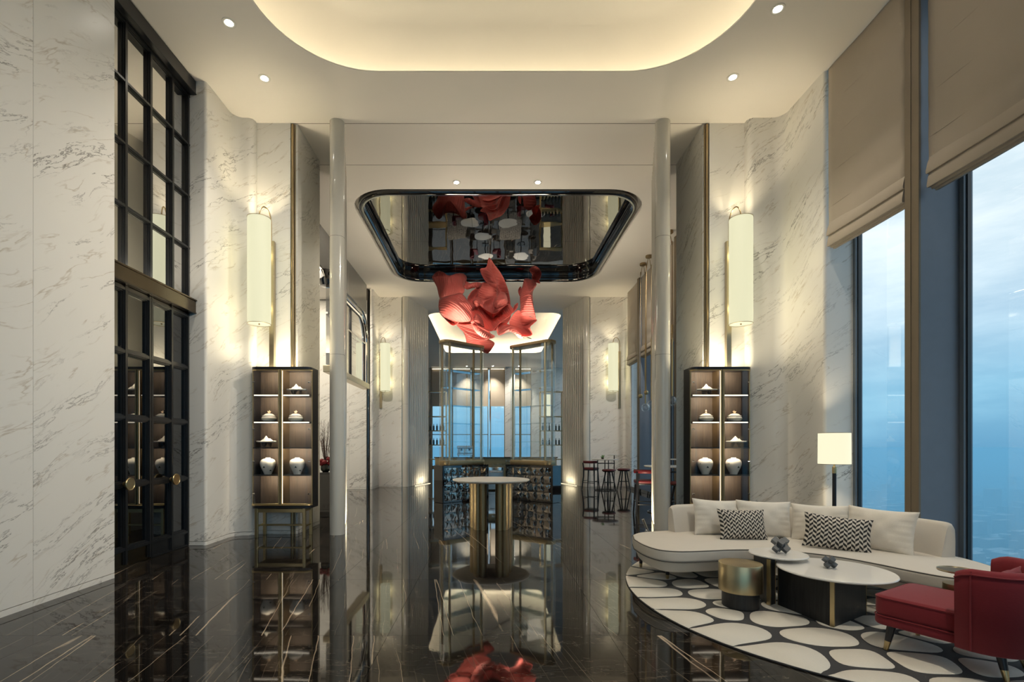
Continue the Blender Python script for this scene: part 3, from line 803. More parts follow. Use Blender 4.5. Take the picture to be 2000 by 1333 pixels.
MB().box(XP - .03, XP + .03, 12.5, 16.3, 4.93, 4.98).build('muntin', M['chrome'], po, 0)
MB().prism([(XP - .10, 12.5), (XP + .16, 12.5), (XP + .16, 16.3), (XP - .10, 16.42)], 3.42, 3.60).build('sill_beam', M['brass_pale'], po, 0, .01)
al = MB().box(-9.5, XP - .05, 16.92, 17.2, 0, CZ).build('wall_left_alcove', M['gap'], smooth=0)
struct(al, 'marble wall inside the side alcove at rear left', 'wall')
for k in range(6):
    slab(al, R_(-4.30 - .62 * (k + 1) + .002, -4.30 - .62 * k - .002, 16.88, 16.92), 'marble_rear', 0, 6.6)
alc = semp('ceiling_alcove', 'lowered white ceiling with a light slot in the side alcove', 'ceiling')
MB().box(-9.3, -4.9, 9.4, 16.9, 6.62, 6.70).build('board', M['ceil'], alc, 0)
MB().box(-4.86, -4.82, 9.4, 16.9, 6.64, 6.66).build('slot_led', M['cove_led_far'], alc, 0)
lamp('added_alcove_fill', 'AREA', 150.0, (1.0, 0.9, 0.72), (-6.6, 13.0, 6.6), (0, 0, 0), alc, shape='RECTANGLE', size=3.0, size_y=6.0)  # large fill panel added under the board, apart from the LED slot
struct(MB().box(-9.5, -9.3, 9.3, 17.2, 0, CZ).build('wall_left_far', M['wall_warm'], smooth=0), 'plaster end wall of the side alcove', 'wall')

# ---- far room behind the bar
fw = MB().box(-9.5, -4.1, 34.0, 34.4, 0, CZ).box(1.05, 1.72, 33.6, 34.4, 0, CZ).box(2.9, 5.45, 34.0, 34.4, 0, CZ).box(-9.5, 5.45, 34.1, 34.4, 6.92, CZ).build('wall_back', M['marble_rear'], smooth=0)
struct(fw, 'far end wall with marble pier between windows', 'wall')
struct(MB().box(-9.5, -9.3, 17.2, 34.4, 0, CZ).box(-9.5, -4.4, 18.0, 18.2, 0, CZ).build('wall_back_left', M['wall_warm'], smooth=0), 'plaster side wall of the far dining room', 'wall')
fb = [(-4.1, -2.75), (-2.65, -1.35), (-1.25, -.12), (.02, 1.05), (1.72, 2.9)]
for k, (a, b) in enumerate(fb):
    o = semp('window_%d' % (20 + k), 'far window behind the bar', 'window')
    MB().box(a, a + .05, 34.05, 34.15, .1, CZ).box(b - .05, b, 34.05, 34.15, .1, CZ).box(a, b, 34.05, 34.15, 0, .12).box(a, b, 34.05, 34.15, 2.3, 2.35).build('frame', M['brass_dark'], o, 0)
    MB().add([(a, 34.1, .12), (b, 34.1, .12), (b, 34.1, CZ), (a, 34.1, CZ)], [(0, 1, 2, 3)]).build('pane', M['glass_win'], o, 0)
    MB().box(a - .05, a + .0, 33.85, 34.2, 0, CZ).build('mullion', M['chrome'] if k in (1, 3) else M['mullion_brown'], o, 0)
    t = thing('flat_blind', 'flat taupe blind on far window, %s from the left' % ('first second third fourth fifth'.split()[k]), 'blind', (0, 0, 0), 0, 'blinds on the far windows')
    MB().box(a + .03, b - .03, 33.93, 33.95, 4.33, 6.9).build('cloth', M['blind'], t, 0)
    MB().box(a + .03, b - .03, 33.92, 33.96, 4.30, 4.34).build('bottom_rail', M['blind'], t, 0)
    MB().box(a + .03, b - .03, 33.925, 33.93, 5.6, 5.61).build('seam_rod', M['blind'], t, 0)
    MB().box(a + .05, b - .05, 33.86, 33.88, 6.9, 6.92).build('led_line', M['blind_led'], o, 0)
# ================================================================== wall lamps
def sconce(sx, sy, bx, by, label, bar_z0, bar_z1=4.98, wall_y=8.255):
    t = thing('wall_lamp', label, 'wall lamp', (sx, sy, 3.5), 0, 'tall cylinder wall lamps')
    r = .178; H = 1.73
    prof = [(r - .004, 0.01), (r, 0), (r, H), (r - .004, H - .01)]
    MB().lathe([(r - .006, .004), (r, .0), (r, H), (r - .006, H - .004)], 40, cap=False).build('shade', M['sconce_inner'], t)
    MB().lathe([(r - .01, .014), (r - .01, .020)], 40).lathe([(.0, .0), (.012, .0), (.012, .016), (.0, .016)], 10).build('diffuser', M['sconce_inner'], t)
    for z in (0.0, H):
        MB().tube([((r + .001) * cos(2 * pi * i / 40), (r + .001) * sin(2 * pi * i / 40), z) for i in range(40)], .0045, 6, True).build('shade_ring', M['brass_dark'], t)
    MB().lathe([(.012, -.012), (.012, .014)], 12).build('finial', M['brass_dark'], t)
    lamp('added_up_fill', 'SPOT', L_UP_FILL * (1.0 if sy < 10 else .7), (1.0, 0.84, 0.55), (0, 0, H - .16), (pi, 0, 0), t, spot_size=radians(100), spot_blend=1.0, shadow_soft_size=.10)  # upward spot added inside the shade to lift the ceiling
    for hz_ in (.35, 1.25): lamp('added_halo_fill', 'POINT', L_HALO_FILL, (1.0, 0.84, 0.42), (0, .235, hz_), (0, 0, 0), t, shadow_soft_size=.045)  # bulbs added behind the shade to spread glow on the wall
    dx, dy = bx - sx, by - sy
    zt = bar_z1 - 3.5
    path = [(0, 0, H - .25)] + [(0, 0, H)] + [(dx * (1 - cos(pi * i / 12)) / 2, dy * (1 - cos(pi * i / 12)) / 2, H + .03 + .22 * sin(pi * i / 12)) for i in range(0, 13)] + [(dx, dy, zt - .1)]
    MB().tube(path, .011, 8).build('hook_rod', M['brass_dark'], t)
    MB().box(dx - .04, dx + .045, dy, wall_y - sy, bar_z0 - 3.5, zt).build('back_rail', M['brass_pale'], t, 0, .008, 2)
sconce(-3.78, 7.92, -3.70, 8.18, 'glowing tall wall lamp above the left show cabinet', 2.82)
sconce(4.11, 7.92, 4.045, 8.18, 'glowing tall wall lamp above the right show cabinet', 2.82)
sconce(-3.80, 17.55, -4.03, 17.82, 'glowing wall lamp on the rear marble wall left of the bar', 2.9, 5.0, 17.9)
sconce(4.47, 17.55, 4.78, 17.82, 'glowing wall lamp on the rear marble wall right of the bar', 2.9, 5.0, 17.9)

# ================================================================== show cabinets
def cabinet(cx, label, dark_side):
    W, Dp = 0.49, 0.36          # half width, depth
    t = thing('display_cabinet', label, 'cabinet', (cx, 7.87, 0), 0, 'glass show cabinets')
    foot = [(-W, Dp)] + [(-W, .09)] + arc(-W + .09, .09, .09, 180, 270, 6) + arc(W - .09, .09, .09, 270, 360, 6) + [(W, Dp)]
    MB().prism(foot, 2.755, 2.795).build('top_plate', M['black_wood'], t, 30)
    MB().prism(foot, .485, .53).build('bottom_plate', M['black_wood'], t, 30)
    rim = [p for p in foot[1:-1]]
    MB().tube([(x, y - .002, .538) for x, y in rim], .011, 8).build('bottom_rim', M['brass'], t)
    MB().tube([(x, y + .01, 2.748) for x, y in rim], .008, 8).build('top_rim', M['brass'], t)
    MB().box(-W + .012, W - .012, Dp - .02, Dp, .53, 2.755).build('back_panel', M['oak_dark'], t, 0)
    for s in (-1, 1):
        MB().box(s * W - (.012 if s > 0 else 0), s * W + (0 if s > 0 else .012), .10, Dp, .53, 2.755).build('side_panel', M['black_wood'], t, 0)
    # doors: two leaves with curved outer corner
    for s in (-1, 1):
        dleaf = bpy.data.objects.new('door', None); COL.objects.link(dleaf); dleaf.parent = t
        pts = [(s * .024, .004)] + [(s * (W - .09 + .086 * sin(radians(a))), .09 - .086 * cos(radians(a))) for a in range(0, 91, 10)]
        MB().rings([[(x, y, .55) for x, y in pts], [(x, y, 2.74) for x, y in pts]], False).build('glass', M['glass_cab'], dleaf, 60)
        MB().tube([(x, y, .556) for x, y in pts], .009, 6).build('bottom_edge', M['brass'], dleaf)
        MB().tube([(x, y, 2.738) for x, y in pts], .007, 6).build('top_edge', M['brass'], dleaf)
        MB().box(min(s * .006, s * .030), max(s * .006, s * .030), -.012, .014, .545, 2.745).build('stile', M['brass'], dleaf, 0, .003, 1)
        MB().box(s * (W - .003) - .006, s * (W - .003) + .006, .08, .10, .55, 2.74).build('hinge_stile', M['brass'], dleaf, 0)
        for z in (.72, 1.25, 1.78, 2.55):
            MB().tube([(s * (W - .05), .05, z), (s * (W - .02), .04, z)], .012, 8).build('hinge', M['chrome'], dleaf)
    MB().box(-.012, .012, .016, Dp - .02, .53, 2.755).build('centre_divider', M['brass_dark'], t, 0)
    zs_ = [1.03, 1.48, 1.90, 2.345]
    for s in (-1, 1):
        x0, x1 = (-W + .014, -.014) if s < 0 else (.014, W - .014)
        for k, z in enumerate(zs_):
            sh = MB().prism([(x0, .07), (x1, .07), (x1, Dp - .022), (x0, Dp - .022)] if True else [], z - .018, z).build('shelf', M['oak_black'], t, 0)
            if k >= 2:
                MB().box(x0 + (.02 if s < 0 else .012), x1 - (.012 if s < 0 else .03), .060, .069, z - .017, z - .001).build('led_line', M['led'], sh, 0)
        # LED line beside the divider and light for each compartment
        MB().box(s * .0345 - .002, s * .0345 + .002, .006, .012, .56, 2.74).build('upright_led', M['led'], t, 0)
        for z in zs_ + [2.755]:
            lamp('shelf_light', 'AREA', L_CAB, (1.0, 0.80, 0.55), ((x0 + x1) / 2 - s * .06, .075, z - .03), (radians(70), 0, 0), t, shape='RECTANGLE', size=.30, size_y=.02)
    lamp('added_top_fill', 'AREA', L_CABTOP_FILL, (1.0, 0.86, 0.58), (0, .16, 2.80), (pi, 0, 0), t, shape='RECTANGLE', size=.8, size_y=.12)  # unseen up-light added above the cabinet to fill wall and ceiling
    # stand
    for lx in (-.40, .38):
        for ly in (.035, Dp - .035):
            MB().box(lx - .023, lx + .023, ly - .023, ly + .023, 0, .487).build('leg', M['brass'], t, 0, .004, 1)
    MB().box(-.40, .38, .025, .045, .415, .475).box(-.40, .38, Dp - .045, Dp - .025, .415, .475).build('apron', M['brass'], t, 0, .004, 1)
    for lx in (-.40, .38):
        MB().box(lx - .013, lx + .013, .04, Dp - .04, .175, .205).box(lx - .012, lx + .012, .04, Dp - .04, .43, .475).build('side_stretcher', M['brass'], t, 0, .004, 1)
    MB().box(-.40, .38, Dp / 2 - .013, Dp / 2 + .013, .175, .205).build('cross_stretcher', M['brass'], t, 0, .004, 1)
    return t
cabinet(-3.415, 'black and brass show cabinet with porcelain against the left pier', 1)
cabinet(3.785, 'black and brass show cabinet with porcelain behind the sofa', -1)

def vase(x, z, label, y=8.08, spot=1):
    t = thing('vase', label, 'vase', (x, y, z), 0, 'round white vases')
    prof = [(.0, .0), (.058, .0), (.060, .01), (.075, .045), (.105, .11), (.122, .165), (.120, .21), (.098, .245), (.060, .262), (.040, .268), (.040, .282), (.034, .282), (.032, .262), (.0, .25)]
    pr = catmull(prof[1:11], 3, False)
    MB().lathe(pr, 28).build('body', M['porcelain'], t, 60)
    m = MB()
    for k, (az, el, s) in enumerate(((-95 if spot > 0 else -80, .125, .022), (-150, .18, .012), (-40, .07, .020))):
        R = .122 if el > .1 else .088
        c = Vector((R * cos(radians(az)), R * sin(radians(az)), el)); u = Vector((-sin(radians(az)), cos(radians(az)), 0)); w = Vector((0, 0, 1)); n = c.copy(); n.z = 0; n.normalize()
        c += n * .0015
        P = [c + u * a * s + w * b * s for a, b in ((-1, -.6), (0, -.5), (1, -.7), (.5, 0), (0, 1), (-.4, .2))]
        m.add(P, [(0, 1, 2, 3, 4, 5)])
    m.build('painted_peaks', M['bottle'], t, 0)
vase(-3.71, 1.03, 'round white vase in the left column of the left cabinet')
vase(-3.22, 1.03, 'round white vase in the right column of the left cabinet', spot=-1)
vase(3.595, 1.03, 'round white vase in the left column of the right cabinet')
vase(4.07, 1.03, 'round white vase in the right column of the right cabinet', spot=-1)

def jar(x, z, label, fin=0, y=8.08):
    t = thing('lidded_jar', label, 'jar', (x, y, z), 0, 'lidded porcelain jars')
    MB().lathe(catmull([(.065, 0), (.072, .004), (.105, .03), (.118, .055), (.112, .082), (.098, .098)], 3, False), 28).build('body', M['porcelain'], t, 60)
    MB().lathe([(.1145, .040), (.1190, .048), (.1195, .058), (.1180, .066)], 28, cap=False).build('glaze_band', M['celadon'], t, 60)
    lid = MB().lathe(catmull([(.106, .100), (.108, .106), (.085, .118), (.062, .136), (.030, .146), (.012, .148)], 3, False), 28).build('lid', M['porcelain'], t, 60)
    m = MB()
    if fin == 0:
        for k in range(5):
            a = 2 * pi * k / 5 + .3
            m.tube([(0, 0, .15), (.018 * cos(a), .010 * sin(a), .172 + .012 * sin(a)), (.030 * cos(a), .014 * sin(a), .176 + .024 * sin(a))], [.010, .010, .004], 6)
    else:
        m.lathe(catmull([(.012, .148), (.018, .16), (.010, .175), (.015, .19), (.006, .21)], 3, False), 10)
    m.build('finial', M['peach'], lid)
jar(-3.69, 1.90, 'lidded jar in the left column of the left cabinet')
jar(-3.245, 1.90, 'lidded jar in the right column of the left cabinet')
jar(3.61, 1.90, 'lidded jar with upright finial in the right cabinet', 1)
jar(4.085, 1.90, 'lidded jar with flower finial in the right cabinet')

def mountain(x, z, label, seed, y=8.06):
    rnd = random.Random(seed)
    t = thing('mountain_ornament', label, 'ornament', (x, y, z), 0, 'white mountain ornaments')
    MB().soft(catmull([(-.17, -.02), (-.10, -.07), (.05, -.075), (.15, -.05), (.17, .0), (.10, .06), (-.06, .07), (-.15, .03)], 3), .085, .108, .008, 3).build('tray', M['porcelain'], t)
    m = MB(); n = 20
    peaks = [(-.01, 0, .085, .075), (.05, .01, .05, .06), (-.055, -.01, .045, .05)]
    def f(u, v):
        a = 2 * pi * u; rr = .115 * v
        px, py = rr * cos(a) * 1.0, rr * sin(a) * .5
        h = max(pk[2] * max(0, 1 - sqrt((px - pk[0]) ** 2 + (1.5 * (py - pk[1])) ** 2) / pk[3]) for pk in peaks)
        h *= (.85 + .3 * rnd.random())
        return (px, py, .104 + h)
    m.grid(f, 26, 9).build('peaks', M['porcelain'], t, 20)
    m = MB()
    for k in range(26):
        a = rnd.uniform(0, 2 * pi); r = rnd.uniform(.03, .10)
        px, py = r * cos(a), r * sin(a) * .45
        e = (.055 if px > 0 else -.055)
        m.tube([(px, py, .09), (px * .7 + e * .35 + rnd.uniform(-.01, .01), py, .055), (px * .3 + e * .8, py * .7, .02), (px * .2 + e, py * .6, 0)], [.010, .007, .006, .005], 5)
    m.build('coral_feet', M['coral_foot'], t)
mountain(-3.22, 2.345, 'white mountain ornament on the top shelf of the left cabinet', 1)
mountain(-3.72, 1.48, 'white mountain ornament low in the left column of the left cabinet', 2)
mountain(3.615, 2.345, 'white mountain ornament on the top shelf of the right cabinet', 3)
mountain(4.10, 1.48, 'white mountain ornament low in the right column of the right cabinet', 4)

# ================================================================== coral flower sculpture under the mirror
FD = 13.8; K = FD / 944.4 * 250 / 1666.0      # metres per traced unit at the sculpture's distance
def fl(x, y):      # to metres about the sculpture's middle
    return ((x - 780) * K, -(y - 640) * K)
sc = thing('flower_sculpture', 'huge coral red petal sculpture hanging under the ceiling mirror', 'sculpture', ((830 + 780 * .15006 - 957) * FD / 944.4, FD, 1.5 + (872 - (500 + 640 * .15006)) * FD / 944.4))
PET = [  # outline, centre depth, bulge, tilt (dx, dz), pleat direction, waves
    ([(105, 270), (180, 190), (270, 262), (430, 250), (490, 210), (540, 250), (520, 350), (505, 480), (410, 545), (220, 595), (160, 420), (112, 330)], -.10, -.34, (.10, .05), 10, 3),
    ([(205, 620), (260, 590), (400, 556), (490, 552), (570, 640), (650, 690), (610, 790), (590, 870), (440, 890), (300, 850), (205, 770)], -.45, -.36, (.05, -.1), 60, 2),
    ([(200, 770), (260, 830), (440, 885), (420, 920), (370, 938), (320, 905), (240, 820)], -.25, .10, (0, 0), 20, 2),
    ([(720, 225), (800, 195), (835, 88), (905, 150), (1000, 240), (1085, 400), (1118, 560), (1118, 700), (1050, 640), (980, 500), (930, 420), (800, 350)], .15, .30, (.2, -.2), 75, 2),
    ([(700, 390), (780, 330), (880, 330), (950, 370), (1000, 500), (1060, 640), (960, 760), (800, 780), (700, 700), (680, 540)], .30, .30, (.05, -.1), 85, 3),
    ([(600, 700), (680, 640), (760, 700), (900, 790), (1000, 720), (1080, 650), (1145, 720), (1110, 810), (960, 940), (870, 1035), (760, 990), (640, 900)], -.20, .32, (0, .2), 30, 3),
    ([(445, 885), (600, 870), (700, 930), (800, 1010), (905, 1075), (880, 1150), (825, 1220), (780, 1215), (690, 1180), (545, 1142), (525, 1040), (490, 950)], .48, -.10, (.1, .05), 100, 2),
    ([(620, 925), (690, 960), (800, 1030), (905, 1075), (860, 1108), (770, 1098), (690, 1060), (645, 1005)], -.40, -.16, (.1, .1), 140, 2),
    ([(605, 905), (640, 840), (675, 797), (735, 835), (760, 900), (770, 975), (700, 955)], -.35, -.12, (0, 0), 95, 2),
    ([(1100, 850), (1150, 760), (1215, 708), (1290, 760), (1370, 800), (1452, 842), (1400, 900), (1362, 950), (1388, 1050), (1290, 1070), (1200, 1000), (1120, 910)], .05, .30, (-.1, .1), 80, 2),
    ([(930, 985), (960, 925), (1015, 900), (1110, 925), (1190, 985), (1275, 1072), (1225, 1082), (1150, 1030), (1080, 1010), (960, 1058)], -.25, -.14, (.1, 0), 120, 3),
    ([(1270, 400), (1290, 320), (1340, 300), (1395, 312), (1450, 380), (1400, 480), (1408, 600), (1425, 740), (1440, 830), (1370, 800), (1255, 775), (1240, 640), (1235, 520)], -.15, -.26, (.12, 0), 88, 3),
    ([(1355, 185), (1420, 120), (1480, 145), (1512, 210), (1505, 280), (1480, 330), (1498, 360), (1430, 345), (1388, 300), (1400, 240)], .05, .20, (.1, .1), 110, 2),
    ([(1250, 395), (1255, 450), (1240, 520), (1215, 470), (1222, 420)], .05, .05, (0, 0), 90, 1),
    ([(890, 650), (930, 560), (980, 498), (1045, 510), (1072, 590), (1060, 650), (990, 700), (920, 725)], -.25, -.20, (0, .1), 60, 2),
    ([(750, 660), (820, 590), (915, 548), (930, 620), (900, 700), (880, 760), (800, 740)], -.15, .12, (0, .1), 20, 4),
    ([(555, 580), (590, 500), (650, 430), (725, 390), (700, 470), (688, 560), (640, 640), (590, 640)], .0, .15, (.1, .1), 50, 2),
    ([(510, 400), (600, 360), (680, 338), (735, 355), (700, 410), (620, 420), (540, 442)], -.05, -.10, (.1, 0), 15, 2),
    ([(525, 312), (600, 350), (650, 375), (570, 372), (520, 350)], .10, -.06, (0, 0), 20, 1),
    ([(1138, 745), (1160, 660), (1208, 620), (1200, 680), (1165, 730)], -.05, .05, (0, 0), 70, 1),
    ([(630, 620), (690, 572), (725, 640), (690, 705), (640, 670)], -.30, -.10, (0, 0), 70, 1),
    ([(925, 640), (970, 608), (1035, 615), (990, 670), (940, 700)], -.42, -.08, (0, 0), 30, 1),
    ([(160, 420), (240, 480), (420, 545), (230, 610), (210, 560)], .05, .12, (0, 0), 45, 1),
    ([(400, 850), (560, 800), (760, 880), (860, 1010), (800, 1090), (640, 1060), (490, 960)], .22, .12, (0, .1), 70, 2),
    ([(220, 640), (420, 560), (640, 560), (760, 640), (760, 800), (560, 880), (320, 840)], .25, .25, (0, .1), 45, 2),
    ([(640, 560), (860, 520), (1090, 640), (1110, 800), (960, 940), (740, 920), (620, 780)], .35, .25, (0, .1), 100, 2),
]
for k, (out, dep, bul, tl, pang, wv) in enumerate(PET):
    P = catmull([fl(*p) for p in out], 5)
    cx_ = sum(p[0] for p in P) / len(P); cz_ = sum(p[1] for p in P) / len(P)
    N = len(P); NR = 9
    size = max(max(abs(p[0] - cx_), abs(p[1] - cz_)) for p in P)
    m = MB(); pl_ = []
    ca, sa = cos(radians(pang)), sin(radians(pang))
    def dep_at(x, z, r, a):
        ex, ez = (x - cx_) / size, (z - cz_) / size
        d = dep + bul * (1 - r * r) * 1.3 - bul * .35 + (tl[0] * ex + tl[1] * ez) * size * 2
        d += .10 * size * r * r * sin(wv * a + k)
        d += .022 * size * sin(30 * (ex * ca + ez * sa) + 3 * ex * ez) * (1 - .6 * r)
        return d
    vs = [(cx_, dep_at(cx_, cz_, 0, 0), cz_)]; fs = []
    pl_.append(0.0)
    for j in range(1, NR + 1):
        r = j / NR
        for i in range(N):
            x = cx_ + (P[i][0] - cx_) * r; z = cz_ + (P[i][1] - cz_) * r
            vs.append((x, dep_at(x, z, r, 2 * pi * i / N), z))
            pl_.append(((x - cx_) * ca + (z - cz_) * sa) + .15 * ((x - cx_) * sa - (z - cz_) * ca) ** 2 / size)
    for i in range(N): fs.append((0, 1 + i, 1 + (i + 1) % N))
    for j in range(NR - 1):
        for i in range(N):
            a = 1 + j * N + i; b = 1 + j * N + (i + 1) % N
            fs.append((a, a + N, b + N, b))
    m.add(vs, fs)
    o = m.build('petal', M['petal'], sc, 180)
    at = o.data.attributes.new('pleat', 'FLOAT', 'POINT'); at.data.foreach_set('value', pl_)
    sd = o.modifiers.new('thickness', 'SOLIDIFY'); sd.thickness = .008; sd.offset = 0
zt_ = CZ + .24 - sc.location.z
for x, z in ((-.85, .55), (.12, .75), (1.25, .65), (.35, .2)):
    MB().tube([(x, .1, z), (x, .1, zt_)], .003, 5).build('hanging_wire', M['steel'], sc)

# ================================================================== glass towers on mirror-tiled plinths
def tower(cx, cy_, s, label):
    """s=+1 left tower (long side runs away to the right), -1 its mirror image"""
    t = thing('display_tower', label, 'display case', (cx, cy_, 0), s * math.atan2(.664, .748), 'glass display towers')
    # local axes: x along the length, y to the back
    def rr(hx, hy, r): return rrect(-hx, hx, -hy, hy, r, 6)
    MB().prism(R_(-.805, .805, -.19, .205), 0, .985).build('plinth', M['black_gloss'], t, 0, .004, 1)
    nx, nz = 6, 4; tw = 1.50 / nx; th = .88 / nz
    rnd = random.Random(int(cx * 100))
    tm = MB().grid(lambda u, v: ((u - .5) * (tw - .01), -.006 * (1 - (2 * u - 1) ** 4) * (1 - (2 * v - 1) ** 4), (v - .5) * (th - .01)), 6, 6).mesh('mirror_tile', M['mirror_tile'], 60)
    for i in range(nx):
        for j in range(nz):
            inst('mirror_tile', tm, t, (-.75 + tw * (i + .5), -.193, .045 + th * (j + .5)), (rnd.uniform(-.03, .03), 0, rnd.uniform(-.04, .04)))
    MB().soft(rr(.72, .205, .16), .986, 1.115, .006, 2).build('base_band', M['brass_dark'], t, 30)
    MB().soft(rr(.72, .21, .17), 4.26, 4.335, .006, 2).build('top_band', M['brass_dark'], t, 30)
    q = rr(.70, .19, .15)
    MB().rings([[(x, y, 1.115) for x, y in q], [(x, y, 4.26) for x, y in q]], True).build('glass_wall', M['glass_tower'], t, 40)
    lamp('added_top_fill', 'AREA', L_TOWER_FILL, (1.0, 0.88, 0.66), (0, 0, 4.345), (pi, 0, 0), t, shape='RECTANGLE', size=1.2, size_y=.25)  # unseen up-light added above the tower to fill the mid-hall ceiling
    for px in (-.55, .55):
        for py in (-.165, .165):
            MB().box(px - .024, px + .024, py - .024, py + .024, 1.115, 4.26).build('post', M['brass_pale'] if py < 0 else M['brass_dark'], t, 0, .004, 1)
    for z in (1.62, 2.12, 2.60, 3.08, 3.55):
        MB().prism(rr(.60, .15, .05), z - .006, z + .006).build('glass_shelf', thin_glass('shelf_glass', (0.80, 0.90, 0.90, 1), 2.0, 0.08) if 'shelf_glass' not in bpy.data.materials else bpy.data.materials['shelf_glass'], t, 0)
    return t
tower(-.77, 13.36, 1, 'empty glass display tower on mirror-tiled plinth, left of the pair')
tower(1.17, 13.36, -1, 'empty glass display tower on mirror-tiled plinth, right of the pair')

# ================================================================== round table in the middle
t = thing('round_table', 'round white marble table on clustered brass pillars in the middle of the hall', 'table', (.02, 9.0, 0))
MB().lathe([(.0, .845), (.655, .845), (.70, .862), (.715, .872), (.715, .884), (.708, .89), (.0, .89)], 64, cap=False).build('table_top', M['matt_white'], t, 25)
for s in (-1, 1):
    for (x, y, rx, ry) in ((s * .24, -.12, .095, .26), (s * .15, -.26, .075, .15), (s * .30, .10, .10, .2)):
        MB().lathe([(1, 0), (1, .845)], 32, (x, y, 0), True, rx, ry).build('brass_pillar', M['brass_satin'], t, 40)

# ================================================================== bar counter and bar things behind the towers
b = thing('bar_counter', 'low brass fronted bar counter with black top behind the towers', 'counter', (.2, 16.4, 0))
MB().box(-2.1, 2.1, 0, .6, 1.10, 1.135).build('counter_top', M['black_gloss'], b, 0, .004, 1)
MB().box(-2.1, 2.1, .30, .6, 0, 1.10).build('counter_back', M['brass_dark'], b, 0)
MB().box(-2.1, 2.1, .0, .32, .80, .84).build('work_shelf', M['brass_dark'], b, 0)
MB().box(-2.1, -.26, .02, .32, 0, .80).box(.26, 2.1, .02, .32, 0, .80).build('counter_front', M['brass_dark'], b, 0)
d = thing('dishwasher', 'stainless steel under-counter machine between the two towers', 'appliance', (.2, 16.38, 0))
MB().box(-.25, .25, 0, .30, .03, .79).build('body', M['steel'], d, 0, .01)
MB().box(-.25, .25, -.02, 0, .12, .66).build('door', M['steel'], d, 0, .006)
MB().box(-.25, .25, -.02, 0, .68, .785).build('control_panel', M['chrome'], d, 0, .004)
MB().tube([(-.2, -.05, .62), (.2, -.05, .62)], .01, 8).build('handle', M['chrome'], d)
gp = MB().lathe([(.0, 0), (.038, 0), (.045, .12), (.046, .125), (.042, .12), (.034, .008), (.0, .008)], 18, cap=False).mesh('tumbler', M['glass_tower'], 40)
for k in range(6):
    o = bpy.data.objects.new('tumbler', gp); COL.objects.link(o)
    o.location = (.10 + .085 * k, 16.50, .886); o.rotation_euler = (radians(90), 0, 0)
    tag(o, 'glass tumbler lying in a row on the bar shelf between the towers', 'glass', 'row of lying tumblers')
for k in range(2):
    g = thing('wine_glass', 'stemmed wine glass standing beside the lying tumblers, %s one' % ('left', 'right')[k], 'glass', (.56 + .10 * k, 16.55, .84), 0, 'wine glasses on the bar')
    MB().lathe([(.035, 0), (.035, .003), (.005, .008), (.004, .09)], 16).build('stem', M['glass_tower'], g)
    MB().lathe(catmull([(.005, .09), (.03, .11), (.04, .15), (.034, .20)], 3, False), 18, cap=False).build('bowl', M['glass_tower'], g)
e = thing('coffee_machine', 'chrome coffee machine on the bar seen through the left tower', 'coffee machine', (-.85, 16.55, 1.135))
MB().box(-.28, .28, 0, .4, .05, .12).box(-.28, .28, .2, .4, .12, .30).build('body', M['chrome'], e, 0, .01)
MB().box(-.28, .28, 0, .42, .28, .38).build('boiler_housing', M['steel'], e, 0, .02)
for x in (-.14, .14):
    MB().tube([(x, .10, .28), (x, .10, .22)], .03, 12).tube([(x, .10, .22), (x, -.06, .215)], .012, 8).build('brew_group', M['black_metal'], e)
for x in (-.24, .24):
    for y in (.04, .36): MB().tube([(x, y, 0), (x, y, .05)], .018, 8).build('foot', M['steel'], e)

def rack(cx, label):
    r = thing('brass_shelf_rack', label, 'shelf rack', (cx, 22.0, 0), 0, 'brass bottle racks')
    for x in (-.5, .5):
        for y in (0, .35): MB().box(x - .02, x + .02, y - .02, y + .02, 0, 4.0).build('post', M['brass'], r, 0)
    for z in (.9, 1.55, 2.2, 2.85, 3.98): MB().box(-.52, .52, -.02, .37, z - .02, z + .02).build('shelf', M['brass'], r, 0)
    if cx > 0: MB().box(-.32, .0, .36, .38, 2.87, 3.9).build('lit_panel', M['lamp_inner'], r, 0)
    bp = MB().lathe(catmull([(.035, 0), (.038, .01), (.038, .18), (.03, .21), (.013, .24), (.013, .30)], 2, False), 12).mesh('bottle', M['bottle'], 50)
    for z in (1.57, 2.22):
        for i in range(6):
            o = bpy.data.objects.new('bottle', bp); COL.objects.link(o); o.location = (cx - .38 + .15 * i, 22.17, z)
            tag(o, 'dark bottle standing on the %s brass rack behind the towers' % ('left' if cx < 0 else 'right'), 'bottle', 'bottles on the brass racks')
rack(-2.5, 'brass shelf rack with bottles seen behind the left tower')
rack(2.8, 'brass shelf rack with bottles seen behind the right tower')

